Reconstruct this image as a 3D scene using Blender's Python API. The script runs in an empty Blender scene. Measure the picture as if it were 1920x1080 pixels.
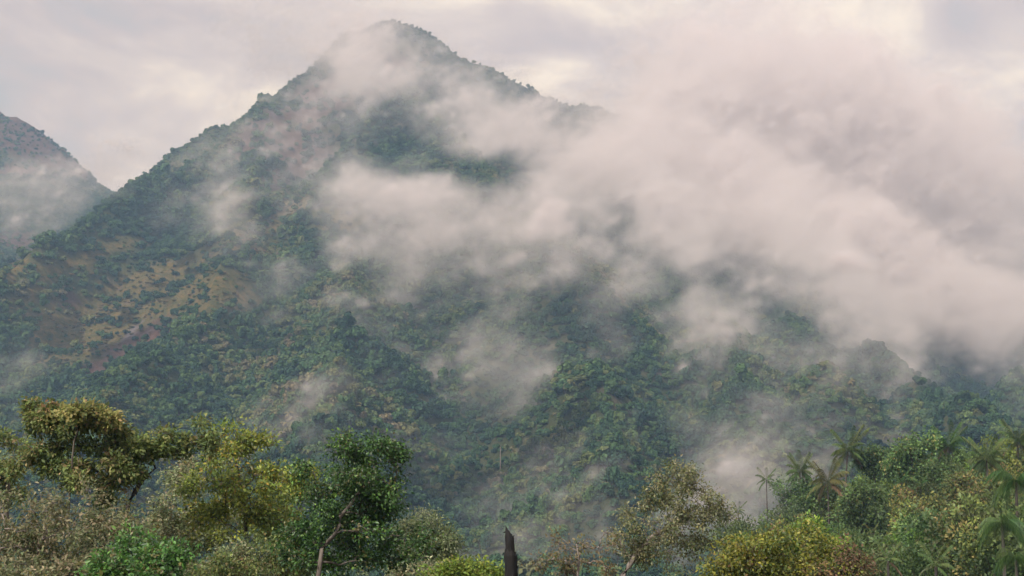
import bpy, math, random, time
import numpy as np
from mathutils import Vector, Matrix

T0 = time.time()
sc = bpy.context.scene
col = sc.collection
rad = math.radians

# ------------------------------------------------------------------ camera
F_PX, HORIZON = 2637.0, 1000.0            # focal length in photo pixels, row of the horizon
PITCH = math.atan((HORIZON - 540.0) / F_PX)
cam_data = bpy.data.cameras.new('camera')
cam = bpy.data.objects.new('camera', cam_data)
col.objects.link(cam)
cam.location = (0, 0, 0)
cam.rotation_euler = (math.pi / 2 + PITCH, 0, 0)
cam_data.sensor_width = 36.0
cam_data.lens = 36.0 * F_PX / 1920.0
cam_data.clip_start = 0.5
cam_data.clip_end = 20000
sc.camera = cam

# ------------------------------------------------------------------ sky and sun
SUN_EL, SUN_AZ = rad(43), rad(214)         # azimuth clockwise from +Y
world = bpy.data.worlds.new('World')
sc.world = world
world.use_nodes = True
wn, wl = world.node_tree.nodes, world.node_tree.links
wn.clear()
w_out = wn.new('ShaderNodeOutputWorld')
w_bg = wn.new('ShaderNodeBackground')
w_bg.inputs['Strength'].default_value = 0.1
sky = wn.new('ShaderNodeTexSky')
sky.sky_type = 'NISHITA'
sky.sun_disc = False
sky.sun_elevation = SUN_EL
sky.sun_rotation = SUN_AZ
tc = wn.new('ShaderNodeTexCoord')
sep = wn.new('ShaderNodeSeparateXYZ')
wl.new(tc.outputs['Generated'], sep.inputs[0])
zz = wn.new('ShaderNodeMath'); zz.operation = 'MAXIMUM'; zz.inputs[1].default_value = 0.0
wl.new(sep.outputs['Z'], zz.inputs[0])
za = wn.new('ShaderNodeMath'); za.operation = 'ADD'; za.inputs[1].default_value = 0.22
wl.new(zz.outputs[0], za.inputs[0])
dv = wn.new('ShaderNodeVectorMath'); dv.operation = 'DIVIDE'
cz = wn.new('ShaderNodeCombineXYZ')
for k in range(3):
    wl.new(za.outputs[0], cz.inputs[k])
wl.new(tc.outputs['Generated'], dv.inputs[0]); wl.new(cz.outputs[0], dv.inputs[1])
n1 = wn.new('ShaderNodeTexNoise'); n1.inputs['Scale'].default_value = 3.0
n1.inputs['Detail'].default_value = 7; n1.inputs['Roughness'].default_value = 0.55
n1.inputs['Distortion'].default_value = 0.5
mp = wn.new('ShaderNodeMapping'); mp.inputs['Location'].default_value = (7.3, 2.2, 1.4)
wl.new(dv.outputs[0], mp.inputs[0]); wl.new(mp.outputs[0], n1.inputs['Vector'])
ramp = wn.new('ShaderNodeValToRGB')
cr = ramp.color_ramp
cr.elements[0].position = 0.36; cr.elements[0].color = (0.42, 0.41, 0.445, 1)
cr.elements[1].position = 0.64; cr.elements[1].color = (0.90, 0.815, 0.71, 1)
e = cr.elements.new(0.46); e.color = (0.52, 0.45, 0.46, 1)
e = cr.elements.new(0.55); e.color = (0.64, 0.56, 0.54, 1)
wl.new(n1.outputs['Fac'], ramp.inputs['Fac'])
cs = wn.new('ShaderNodeVectorMath'); cs.operation = 'SCALE'; cs.inputs['Scale'].default_value = 7.6
wl.new(ramp.outputs['Color'], cs.inputs[0])
mx = wn.new('ShaderNodeMix'); mx.data_type = 'RGBA'; mx.inputs['Factor'].default_value = 0.94
wl.new(sky.outputs['Color'], mx.inputs['A']); wl.new(cs.outputs[0], mx.inputs['B'])
wl.new(mx.outputs['Result'], w_bg.inputs['Color'])
wl.new(w_bg.outputs[0], w_out.inputs['Surface'])

sun_data = bpy.data.lights.new('sun', 'SUN')
sun_data.energy = 2.6
sun_data.angle = rad(10)
sun_data.color = (1.0, 0.925, 0.85)
sun = bpy.data.objects.new('sun', sun_data)
col.objects.link(sun)
sdir = Vector((math.sin(SUN_AZ) * math.cos(SUN_EL), math.cos(SUN_AZ) * math.cos(SUN_EL), math.sin(SUN_EL)))
sun.rotation_euler = sdir.to_track_quat('Z', 'Y').to_euler()

sc.view_settings.view_transform = 'Standard'
sc.view_settings.look = 'None'
sc.view_settings.gamma = 1
sc.view_settings.exposure = 0.62
cy = sc.cycles
cy.use_denoising = True
cy.use_adaptive_sampling = True
cy.adaptive_threshold = 0.02
cy.max_bounces = 8
cy.diffuse_bounces = 3
cy.transmission_bounces = 2
cy.volume_bounces = 6
cy.volume_step_rate = 2.5
cy.volume_max_steps = 512
cy.transparent_max_bounces = 4
cy.sample_clamp_indirect = 4

# ------------------------------------------------------------------ helpers
CP, SP = math.cos(PITCH), math.sin(PITCH)


def ray(px, py):
    a, b = (px - 960.0) / F_PX, (540.0 - py) / F_PX
    return np.array([a, CP - SP * b, SP + CP * b])


def at(px, py, Y):
    """the place in the world seen at a photo pixel, Y metres ahead of the camera"""
    d = ray(px, py)
    return d * (Y / d[1])


def project(x, y, z):
    dep = y * CP + z * SP
    up = -y * SP + z * CP
    dep = np.where(dep > 0.1, dep, 0.1)
    return 960 + F_PX * x / dep, 540 - F_PX * up / dep


def fft_noise(shape, step, beta, seed, lo=None, hi=None, drift=None):
    """periodic random field with a power-law spectrum, mean 0 and deviation 1; lo, hi: wavelengths in metres kept"""
    rng = np.random.default_rng(seed)
    f = np.fft.rfftn(rng.standard_normal(shape).astype(np.float32))
    k2 = kd = 0
    nd = len(shape)
    for i, (n, s) in enumerate(zip(shape, step)):
        fr = np.fft.rfftfreq(n, s) if i == nd - 1 else np.fft.fftfreq(n, s)
        sh = [1] * nd
        sh[i] = len(fr)
        k2 = k2 + (fr.astype(np.float32) ** 2).reshape(sh)
        if drift:
            kd = kd + fr.astype(np.float32).reshape(sh) * drift[i]
    if drift:                       # drawn out along the drift
        k2 = k2 + 2.6 * kd * kd
    k = np.sqrt(k2)
    k.flat[0] = 1
    amp = k ** (-beta / 2)
    amp.flat[0] = 0
    if lo:
        amp = amp * np.exp(-(k * lo) ** 2)
    if hi:
        amp = amp * (1 - np.exp(-(k * hi) ** 2))
    out = np.fft.irfftn(f * amp, s=shape, axes=tuple(range(nd))).astype(np.float32)
    return (out - out.mean()) / out.std()


def mesh_obj(name, V, faces, mat, parent=None, tint=None, smooth=False):
    """faces: int array n x 3 or n x 4, or a list of such arrays"""
    me = bpy.data.meshes.new(name)
    V = np.asarray(V, np.float32)
    fl = faces if isinstance(faces, list) else [faces]
    fl = [np.asarray(f, np.int32) for f in fl if len(f)]
    me.vertices.add(len(V))
    me.vertices.foreach_set('co', V.ravel())
    loops = np.concatenate([f.ravel() for f in fl])
    sizes = np.concatenate([np.full(len(f), f.shape[1], np.int32) for f in fl])
    starts = np.concatenate([[0], np.cumsum(sizes)[:-1]]).astype(np.int32)
    me.loops.add(len(loops))
    me.loops.foreach_set('vertex_index', loops)
    me.polygons.add(len(sizes))
    me.polygons.foreach_set('loop_start', starts)
    me.polygons.foreach_set('loop_total', sizes)
    if smooth:
        me.polygons.foreach_set('use_smooth', np.ones(len(sizes), bool))
    if tint is not None:
        tint = np.asarray(tint, np.float32)
        if tint.ndim == 1:
            a = me.attributes.new('tint', 'FLOAT', 'POINT')
            a.data.foreach_set('value', tint)
        else:
            a = me.attributes.new('tint', 'FLOAT_COLOR', 'POINT')
            a.data.foreach_set('color', np.c_[tint, np.ones(len(tint), np.float32)].astype(np.float32).ravel())
    me.update(calc_edges=True)
    me.validate()
    me.materials.append(mat)
    o = bpy.data.objects.new(name, me)
    col.objects.link(o)
    o.parent = parent
    return o


def tag(o, label=None, cat=None, group=None, kind=None):
    for k, v in (('label', label), ('category', cat), ('group', group), ('kind', kind)):
        if v:
            o[k] = v
    return o


def empty(name, loc, rz=0, s=1.0):
    o = bpy.data.objects.new(name, None)
    o.empty_display_size = 0.5
    o.location = loc
    o.rotation_euler = (0, 0, rz)
    o.scale = (s, s, s) if not hasattr(s, '__len__') else s
    col.objects.link(o)
    return o


def copy_tree(src, loc, rz, s):
    r = src.copy()
    r.location = loc
    r.rotation_euler = (0, 0, rz)
    r.scale = (s, s, s) if not hasattr(s, '__len__') else s
    col.objects.link(r)
    for ch in kids[src.name]:
        c = ch.copy()
        c.parent = r
        col.objects.link(c)
    return r


kids = {}

# ------------------------------------------------------------------ materials


def new_mat(name):
    m = bpy.data.materials.new(name)
    m.use_nodes = True
    nt = m.node_tree
    nt.nodes.clear()
    out = nt.nodes.new('ShaderNodeOutputMaterial')
    return m, nt.nodes, nt.links, out


def leaf_mat(name, rough=0.5, trans=0.3, spec=0.4, object_tint=False, value=1.0):
    """leaf colour from the per-leaf attribute; optional variation from tree to tree"""
    m, N, L, out = new_mat(name)
    a = N.new('ShaderNodeAttribute'); a.attribute_name = 'tint'
    colr = a.outputs['Color']
    if object_tint:
        oi = N.new('ShaderNodeObjectInfo')
        hs = N.new('ShaderNodeHueSaturation')
        mr = N.new('ShaderNodeMapRange'); mr.inputs['To Min'].default_value = 0.47; mr.inputs['To Max'].default_value = 0.53
        mv = N.new('ShaderNodeMapRange'); mv.inputs['To Min'].default_value = 0.75; mv.inputs['To Max'].default_value = 1.25
        sh = N.new('ShaderNodeMath'); sh.operation = 'FRACT'
        ml = N.new('ShaderNodeMath'); ml.operation = 'MULTIPLY'; ml.inputs[1].default_value = 7.31
        L.new(oi.outputs['Random'], mr.inputs['Value'])
        L.new(oi.outputs['Random'], ml.inputs[0]); L.new(ml.outputs[0], sh.inputs[0]); L.new(sh.outputs[0], mv.inputs['Value'])
        L.new(mr.outputs[0], hs.inputs['Hue']); L.new(mv.outputs[0], hs.inputs['Value'])
        L.new(colr, hs.inputs['Color'])
        colr = hs.outputs['Color']
    p = N.new('ShaderNodeBsdfPrincipled')
    p.inputs['Roughness'].default_value = rough
    p.inputs['Specular IOR Level'].default_value = spec
    L.new(colr, p.inputs['Base Color'])
    t = N.new('ShaderNodeBsdfTranslucent')
    L.new(colr, t.inputs['Color'])
    ms = N.new('ShaderNodeMixShader'); ms.inputs[0].default_value = trans
    L.new(p.outputs[0], ms.inputs[1]); L.new(t.outputs[0], ms.inputs[2])
    L.new(ms.outputs[0], out.inputs['Surface'])
    return m


def forest_mat(name, stops):
    """crown colour drawn per tree from a ramp; leaf clumps vary by the float attribute"""
    m, N, L, out = new_mat(name)
    oi = N.new('ShaderNodeObjectInfo')
    nz = N.new('ShaderNodeTexNoise'); nz.inputs['Scale'].default_value = 0.0075; nz.inputs['Detail'].default_value = 3
    L.new(oi.outputs['Location'], nz.inputs['Vector'])
    mr = N.new('ShaderNodeMapRange'); mr.inputs['From Min'].default_value = 0.34; mr.inputs['From Max'].default_value = 0.66
    L.new(nz.outputs['Fac'], mr.inputs['Value'])
    mixf = N.new('ShaderNodeMix'); mixf.inputs['Factor'].default_value = 0.52
    L.new(mr.outputs[0], mixf.inputs['A']); L.new(oi.outputs['Random'], mixf.inputs['B'])
    r = N.new('ShaderNodeValToRGB')
    els = r.color_ramp.elements
    els[0].position, els[0].color = stops[0][0], (*stops[0][1], 1)
    els[1].position, els[1].color = stops[-1][0], (*stops[-1][1], 1)
    for pos, c in stops[1:-1]:
        k = els.new(pos); k.color = (*c, 1)
    L.new(mixf.outputs['Result'], r.inputs['Fac'])
    a = N.new('ShaderNodeAttribute'); a.attribute_name = 'tint'
    sc_ = N.new('ShaderNodeVectorMath'); sc_.operation = 'SCALE'
    L.new(r.outputs['Color'], sc_.inputs[0]); L.new(a.outputs['Fac'], sc_.inputs['Scale'])
    p = N.new('ShaderNodeBsdfPrincipled')
    p.inputs['Roughness'].default_value = 0.65
    p.inputs['Specular IOR Level'].default_value = 0.25
    L.new(sc_.outputs[0], p.inputs['Base Color'])
    L.new(p.outputs[0], out.inputs['Surface'])
    return m


def bark_mat(name, c1, c2, scale=6.0):
    m, N, L, out = new_mat(name)
    tcx = N.new('ShaderNodeTexCoord')
    mpp = N.new('ShaderNodeMapping'); mpp.inputs['Scale'].default_value = (scale, scale, scale * 0.25)
    nz = N.new('ShaderNodeTexNoise'); nz.inputs['Scale'].default_value = 1.5; nz.inputs['Detail'].default_value = 6
    L.new(tcx.outputs['Object'], mpp.inputs[0]); L.new(mpp.outputs[0], nz.inputs['Vector'])
    r = N.new('ShaderNodeValToRGB')
    r.color_ramp.elements[0].position = 0.35; r.color_ramp.elements[0].color = (*c1, 1)
    r.color_ramp.elements[1].position = 0.68; r.color_ramp.elements[1].color = (*c2, 1)
    L.new(nz.outputs['Fac'], r.inputs['Fac'])
    p = N.new('ShaderNodeBsdfPrincipled'); p.inputs['Roughness'].default_value = 0.85
    b = N.new('ShaderNodeBump'); b.inputs['Strength'].default_value = 0.6; b.inputs['Distance'].default_value = 0.03
    L.new(nz.outputs['Fac'], b.inputs['Height']); L.new(b.outputs[0], p.inputs['Normal'])
    L.new(r.outputs['Color'], p.inputs['Base Color'])
    L.new(p.outputs[0], out.inputs['Surface'])
    return m


M_LEAF = leaf_mat('leaf', 0.42, 0.42, 0.5)
M_LEAF_GLOSS = leaf_mat('glossy_leaf', 0.40, 0.35, 0.5)
M_LEAF_DRY = leaf_mat('dull_leaf', 0.55, 0.45, 0.35)
M_MID = leaf_mat('hillside_leaf', 0.5, 0.40, 0.35, object_tint=True)
M_FROND = leaf_mat('frond_leaf', 0.45, 0.40, 0.4, object_tint=True)
M_FOREST = forest_mat('forest_crown', [(0.06, (0.014, 0.044, 0.034)), (0.30, (0.026, 0.072, 0.042)), (0.52, (0.046, 0.110, 0.044)),
                                       (0.68, (0.086, 0.155, 0.050)), (0.82, (0.140, 0.170, 0.060)), (0.95, (0.180, 0.160, 0.095))])
M_BARK = bark_mat('grey_bark', (0.05, 0.042, 0.035), (0.16, 0.14, 0.115))
M_BARK_DARK = bark_mat('dark_bark', (0.018, 0.015, 0.013), (0.06, 0.05, 0.042))
M_BARK_PALE = bark_mat('pale_bark', (0.12, 0.10, 0.085), (0.36, 0.31, 0.27))
M_CHAR = bark_mat('charred_wood', (0.003, 0.003, 0.003), (0.013, 0.011, 0.010), 10)
M_PALM_BARK = bark_mat('palm_bark', (0.05, 0.045, 0.04), (0.15, 0.13, 0.11), 3)

# ------------------------------------------------------------------ terrain
GX0, GX1, GY0, GY1, GS = -1700.0, 1800.0, -120.0, 3900.0, 10.0
gx = np.arange(GX0, GX1 + 1, GS)
gy = np.arange(GY0, GY1 + 1, GS)
XX, YY = np.meshgrid(gx, gy, indexing='ij')


def poly(*pts):
    return np.array([at(*p) for p in pts])


RIDGES = [  # crest line as seen, distance; H and L shape the fall of the slopes
    (poly((-500, 720, 900), (-200, 580, 1100), (0, 486, 1250), (60, 455, 1300), (150, 406, 1400), (190, 372, 1450), (230, 350, 1500),
          (300, 312, 1600), (370, 288, 1680), (400, 262, 1720), (440, 227, 1780), (480, 190, 1830), (512, 165, 1860), (570, 118, 1920),
          (640, 52, 1970), (700, 12, 2000), (760, 24, 2000), (800, 46, 2000), (832, 72, 2000), (872, 98, 2000), (930, 137, 2000),
          (1000, 162, 2000), (1060, 180, 2000), (1100, 192, 2000), (1190, 208, 2000), (1400, 300, 1950), (1700, 470, 1850),
          (1920, 610, 1750), (2300, 800, 1600)), 820, 650),
    (poly((800, 130, 1850), (770, 172, 1640), (735, 182, 1590), (690, 225, 1540)), 900, 700),
    (poly((770, 172, 1640), (860, 255, 1500), (940, 335, 1380), (1010, 392, 1280), (1070, 480, 1130), (1110, 610, 950), (1150, 750, 780),
          (1160, 900, 600)), 900, 900),
    (poly((500, 160, 1840), (480, 300, 1600), (450, 420, 1370), (400, 520, 1180), (300, 610, 1010), (200, 720, 850), (150, 850, 700)), 900, 1000),
    (poly((640, 330, 1550), (640, 420, 1350), (660, 520, 1150), (640, 640, 950), (600, 780, 760), (560, 900, 600)), 900, 1000),
    (poly((1190, 215, 1980), (1200, 380, 1650), (1260, 500, 1400), (1330, 570, 1210), (1380, 670, 1000), (1420, 790, 760)), 900, 1000),
    (poly((1450, 380, 1800), (1520, 500, 1500), (1600, 630, 1200), (1700, 690, 1010), (1785, 715, 870), (1850, 780, 700)), 900, 900),
    (poly((1480, 580, 1250), (1530, 660, 1080), (1560, 705, 900), (1540, 790, 720)), 900, 900),
    (poly((1900, 690, 1150), (1960, 740, 950), (2100, 800, 800)), 900, 900),
    (poly((-500, 10, 2750), (-250, 70, 2700), (-100, 138, 2650), (0, 194, 2600), (60, 230, 2600), (110, 270, 2600), (150, 310, 2580), (205, 345, 2500),
          (330, 500, 2300)), 1000, 1100),
]


def floor_height(x, y):
    z = np.interp(y, [-200, 0, 12, 40, 70, 120, 260, 420, 620, 900, 1400, 4000], [-1, -1.8, -3, -8, -10, -14, -24, -22, -5, 10, 30, 60])
    # the planted rise to the right
    z = z + 28.0 * np.exp(-((x - 78) / 58.0) ** 2 - ((y - 215) / 60.0) ** 2)
    z = z + 10.0 * np.exp(-((x - 40) / 20.0) ** 2 - ((y - 112) / 38.0) ** 2)
    return z


def terrain_height():
    acc = np.zeros_like(XX)
    kk = 8.0
    H = []
    for P, Hh, Ll in RIDGES:
        best = np.full(XX.shape, -1e9)
        for a, b in zip(P[:-1], P[1:]):
            ab = b[:2] - a[:2]
            t = np.clip(((XX - a[0]) * ab[0] + (YY - a[1]) * ab[1]) / (ab @ ab), 0, 1)
            dx, dy = XX - a[0] - t * ab[0], YY - a[1] - t * ab[1]
            d = np.sqrt(dx * dx + dy * dy)
            best = np.maximum(best, a[2] + t * (b[2] - a[2]) - Hh * (1 - np.exp(-d / Ll)) - 0.12 * np.maximum(d - 600, 0))
        H.append(best)
    H.append(floor_height(XX, YY))
    H = np.array(H)
    mxh = H.max(0)
    z = mxh + kk * np.log(np.exp((H - mxh) / kk).sum(0))
    amp = np.clip((YY - 420) / 400, 0, 1)
    z -= kk * 1.2 * amp
    n = fft_noise(XX.shape, (GS, GS), 3.4, 5, lo=25, hi=260)
    rg = 1 - np.abs(fft_noise(XX.shape, (GS, GS), 3.4, 11, lo=25, hi=220))
    return z + amp * (n * 6.0 + rg * 5.0 - 2.0)


ZZ = terrain_height()


def ground(x, y):
    fx = np.clip((np.asarray(x, float) - GX0) / GS, 0, len(gx) - 1.001)
    fy = np.clip((np.asarray(y, float) - GY0) / GS, 0, len(gy) - 1.001)
    i, j = fx.astype(int), fy.astype(int)
    u, v = fx - i, fy - j
    return (ZZ[i, j] * (1 - u) * (1 - v) + ZZ[i + 1, j] * u * (1 - v) + ZZ[i, j + 1] * (1 - u) * v + ZZ[i + 1, j + 1] * u * v)


def slope_hit(px, py, y0=130.0, y1=3700.0, step=6.0):
    d = ray(px, py)
    ys = np.arange(y0, y1, step)
    P = d[None, :] * (ys / d[1])[:, None]
    below = P[:, 2] <= ground(P[:, 0], P[:, 1])
    k = int(np.argmax(below))
    return P[k] if below[k] else None


# open grass and bare rock on the mountain (places on the slope; 1 inside)
def patch(px, py, rx, ry, ang):
    c, s = math.cos(rad(ang)), math.sin(rad(ang))
    dx, dy = PX - px, PY - py
    u, v = (dx * c + dy * s) / rx, (-dx * s + dy * c) / ry
    return np.clip(1.35 - np.sqrt(u * u + v * v), 0, 1)


PX, PY = project(XX, YY, ZZ)
front = np.clip((YY - 500) / 100, 0, 1)
GRASS = np.zeros_like(XX)
for p in [(200, 620, 130, 40, -25), (380, 530, 90, 22, -8), (330, 500, 80, 16, -12), (100, 600, 70, 30, -40), (520, 420, 50, 14, -30), (85, 520, 75, 26, -38), (170, 480, 75, 18, -25), (150, 600, 110, 34, -25), (260, 530, 110, 24, -8), (330, 575, 90, 26, -10), (230, 590, 120, 26, -15),
          (255, 455, 40, 11, -15), (540, 392, 46, 22, -25), (640, 418, 34, 22, 0), (120, 640, 80, 30, -35), (430, 560, 60, 20, 0), (440, 455, 30, 22, -40),
          (30, 505, 50, 16, -35), (40, 560, 40, 18, -30), (500, 470, 30, 15, -30)]:
    GRASS = np.maximum(GRASS, patch(*p))
ROCK = np.zeros_like(XX)
for p in [(300, 622, 66, 22, -10), (240, 655, 50, 24, -25), (180, 690, 44, 20, -20), (130, 560, 50, 10, -10),
          (560, 285, 75, 60, -30), (480, 255, 80, 30, -35), (690, 140, 110, 45, -15), (600, 190, 80, 45, -30), (520, 330, 50, 30, -30)]:
    ROCK = np.maximum(ROCK, patch(*p))
STREAK = patch(243, 635, 44, 6, -62)
on_main = (YY < 2100)
GRASS = GRASS * front * on_main
ROCK = ROCK * front * on_main
farm = (YY >= 2100)
PATCH_FAR = np.zeros_like(XX)
for p in [(30, 250, 120, 40, 28), (50, 275, 110, 34, 25), (150, 310, 60, 20, 35), (15, 460, 60, 30, 0), (20, 320, 60, 14, 0), (-80, 240, 90, 40, 15)]:
    PATCH_FAR = np.maximum(PATCH_FAR, patch(*p))
ROCK = np.maximum(ROCK, PATCH_FAR * farm)


def ground_mat():
    m, N, L, out = new_mat('mountain_ground')
    tcx = N.new('ShaderNodeTexCoord')

    def noise(s, d=5, rough=0.6):
        n = N.new('ShaderNodeTexNoise'); n.inputs['Scale'].default_value = s; n.inputs['Detail'].default_value = d
        n.inputs['Roughness'].default_value = rough
        L.new(tcx.outputs['Object'], n.inputs['Vector'])
        return n.outputs['Fac']

    def ramp3(fac, stops):
        r = N.new('ShaderNodeValToRGB')
        els = r.color_ramp.elements
        els[0].position, els[0].color = stops[0][0], (*stops[0][1], 1)
        els[1].position, els[1].color = stops[-1][0], (*stops[-1][1], 1)
        for pos, c in stops[1:-1]:
            k = els.new(pos); k.color = (*c, 1)
        L.new(fac, r.inputs['Fac'])
        return r.outputs['Color']

    def mixc(f, a, b):
        x = N.new('ShaderNodeMix'); x.data_type = 'RGBA'
        L.new(f, x.inputs['Factor']); L.new(a, x.inputs['A']); L.new(b, x.inputs['B'])
        return x.outputs['Result']

    def attr(n):
        a = N.new('ShaderNodeAttribute'); a.attribute_name = n
        return a.outputs['Fac']

    def edge(f, nz):   # ragged edge of a patch
        a = N.new('ShaderNodeMath'); a.operation = 'MULTIPLY_ADD'; L.new(nz, a.inputs[0]); a.inputs[1].default_value = 2.4; L.new(f, a.inputs[2])
        r = N.new('ShaderNodeMapRange'); r.inputs['From Min'].default_value = 1.35; r.inputs['From Max'].default_value = 1.95
        L.new(a.outputs[0], r.inputs['Value'])
        return r.outputs[0]

    shrub = ramp3(noise(0.06), [(0.3, (0.030, 0.050, 0.022)), (0.55, (0.060, 0.075, 0.030)), (0.75, (0.10, 0.095, 0.045))])
    grass = ramp3(noise(0.13, 9, 0.8), [(0.34, (0.045, 0.066, 0.026)), (0.5, (0.125, 0.110, 0.040)), (0.66, (0.225, 0.142, 0.054))])
    rock = ramp3(noise(0.035, 9, 0.7), [(0.3, (0.050, 0.038, 0.036)), (0.5, (0.110, 0.064, 0.052)), (0.72, (0.165, 0.105, 0.085))])
    pale = ramp3(noise(0.2, 4), [(0.3, (0.13, 0.11, 0.12)), (0.7, (0.22, 0.20, 0.21))])
    en = noise(0.045, 8, 0.75)
    c = mixc(edge(attr('grass'), en), shrub, grass)
    c = mixc(edge(attr('rock'), en), c, rock)
    c = mixc(edge(attr('streak'), en), c, pale)
    p = N.new('ShaderNodeBsdfPrincipled'); p.inputs['Roughness'].default_value = 0.9
    p.inputs['Specular IOR Level'].default_value = 0.2
    b = N.new('ShaderNodeBump'); b.inputs['Strength'].default_value = 1.0; b.inputs['Distance'].default_value = 5.0
    L.new(noise(0.12, 8, 0.7), b.inputs['Height']); L.new(b.outputs[0], p.inputs['Normal'])
    L.new(c, p.inputs['Base Color'])
    L.new(p.outputs[0], out.inputs['Surface'])
    return m


M_GROUND = ground_mat()


def terrain_piece(name, j0, j1):
    nx, ny = len(gx), j1 - j0 + 1
    V = np.stack([XX[:, j0:j1 + 1], YY[:, j0:j1 + 1], ZZ[:, j0:j1 + 1]], -1).reshape(-1, 3)
    I = np.arange(nx * ny).reshape(nx, ny)
    Fq = np.stack([I[:-1, :-1], I[1:, :-1], I[1:, 1:], I[:-1, 1:]], -1).reshape(-1, 4)
    o = mesh_obj(name, V, Fq, M_GROUND, smooth=True)
    for nm, A in (('grass', GRASS), ('rock', ROCK), ('streak', STREAK * on_main * front)):
        a = o.data.attributes.new(nm, 'FLOAT', 'POINT')
        a.data.foreach_set('value', A[:, j0:j1 + 1].astype(np.float32).ravel())
    tag(o, kind='structure')
    return o


JA = int((430 - GY0) / GS)
JB = int((2150 - GY0) / GS)
tag(terrain_piece('ground', 0, JA), 'low green ground under the near trees and palms')
tag(terrain_piece('mountain', JA, JB), 'steep forested mountain half hidden by drifting mist')
tag(terrain_piece('far_hill', JB, len(gy) - 1), 'bluish far hill with reddish rock beyond the main ridge')

print('terrain', round(time.time() - T0, 1))

# ------------------------------------------------------------------ mountain forest
rng = np.random.default_rng(3)


def crown_mesh(name, mat, parent, seed, shape='round', nl=11, per=56, size=0.17):
    """crown of radius about 1 whose base is at z 0: leaf clumps over uneven lobes"""
    r = np.random.default_rng(seed)
    Vs, Fs, Ts = [], [], []
    n0 = 0
    for k in range(nl):
        if k == 0:
            c, R = np.array([0, 0, 0.75]), 0.55
        else:
            a = r.uniform(0, 2 * math.pi)
            if shape == 'round':
                rr, h = r.uniform(0.35, 0.75), r.uniform(0.45, 1.15)
            elif shape == 'tall':
                h = r.uniform(0.3, 1.5); rr = 0.6 * (1 - abs(h - 0.8) / 1.6)
            else:
                rr, h = r.uniform(0.4, 0.95), r.uniform(0.55, 0.85)
            c = np.array([rr * math.cos(a), rr * math.sin(a), h])
            R = r.uniform(0.24, 0.44)
        d = r.standard_normal((per, 3)); d /= np.linalg.norm(d, axis=1)[:, None]
        d[:, 2] = np.where(d[:, 2] < -0.35, -d[:, 2], d[:, 2])
        pos = c + d * (R * r.uniform(0.78, 1.08, per))[:, None]
        nrm = d + r.standard_normal((per, 3)) * 0.45
        nrm[:, 2] += 0.25
        nrm /= np.linalg.norm(nrm, axis=1)[:, None]
        u = np.cross(nrm, r.standard_normal((per, 3))); u /= np.linalg.norm(u, axis=1)[:, None]
        v = np.cross(nrm, u)
        s = size * r.uniform(0.6, 1.25, per)[:, None]
        q = np.stack([pos - u * s, pos - v * s * 0.7 + nrm * s * 0.15, pos + u * s, pos + v * s * 0.7 + nrm * s * 0.15], 1).reshape(-1, 3)
        Vs.append(q)
        Fs.append(np.arange(n0, n0 + per * 4).reshape(-1, 4))
        n0 += per * 4
        Ts.append(np.repeat(r.uniform(0.65, 1.35, per) * r.uniform(0.85, 1.15), 4))
        # solid heart of the lobe so that the crown is not see-through
        hb = np.array([[1, 0, 0], [0, 1, 0], [-1, 0, 0], [0, -1, 0], [0, 0, 1], [0, 0, -1]]) * R * 0.74 + c
        Vs.append(hb)
        Fh = np.array([[0, 1, 4, 4], [1, 2, 4, 4], [2, 3, 4, 4], [3, 0, 4, 4], [1, 0, 5, 5], [2, 1, 5, 5], [3, 2, 5, 5], [0, 3, 5, 5]])[:, :3] + n0
        tri_store.setdefault(name + str(seed), []).append(Fh)
        n0 += 6
        Ts.append(np.full(6, 0.8))
    return mesh_obj(name, np.concatenate(Vs), [np.concatenate(Fs), np.concatenate(tri_store[name + str(seed)])], mat, parent, np.concatenate(Ts))


tri_store = {}


def tube(path, radii, sides=6):
    """vertices and quads of a tube along a path"""
    path = np.asarray(path, float)
    radii = np.asarray(radii, float)
    tan = np.gradient(path, axis=0)
    tan /= np.linalg.norm(tan, axis=1)[:, None] + 1e-9
    ref = np.where(np.abs(tan[:, [2]]) > 0.9, np.array([[1.0, 0, 0]]), np.array([[0, 0, 1.0]]))
    u = np.cross(tan, ref); u /= np.linalg.norm(u, axis=1)[:, None] + 1e-9
    v = np.cross(tan, u)
    a = np.linspace(0, 2 * math.pi, sides, endpoint=False)
    V = path[:, None, :] + radii[:, None, None] * (np.cos(a)[None, :, None] * u[:, None, :] + np.sin(a)[None, :, None] * v[:, None, :])
    n = len(path)
    I = np.arange(n * sides).reshape(n, sides)
    Q = np.stack([I[:-1], np.roll(I[:-1], -1, 1), np.roll(I[1:], -1, 1), I[1:]], -1).reshape(-1, 4)
    return V.reshape(-1, 3), Q


# where trees stand: jittered grid over the slopes, thinned in grass and rock, kept where the slope is in view
SPC = 5.3
tx, ty = np.meshgrid(np.arange(-1150, 1150, SPC), np.arange(300, 2750, SPC), indexing='ij')
tx = (tx + rng.uniform(-0.5, 0.5, tx.shape) * SPC).ravel()
ty = (ty + rng.uniform(-0.5, 0.5, ty.shape) * SPC).ravel()
tz = ground(tx, ty)
fi = np.clip(((tx - GX0) / GS).astype(int), 0, len(gx) - 1)
fj = np.clip(((ty - GY0) / GS).astype(int), 0, len(gy) - 1)
clump = fft_noise(XX.shape, (GS, GS), 2.0, 21, lo=12, hi=120)[fi, fj]
gr, rk = GRASS[fi, fj], ROCK[fi, fj]
keep_p = np.where(gr + 0.22 * clump > 0.42, 0.55 + 0.3 * np.clip(-clump, 0, 1), 1.0) * np.where(rk > 0.30, 0.14 + 0.5 * np.clip(clump, 0, 1), 1.0)
ppx, ppy = project(tx, ty, tz)
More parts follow.
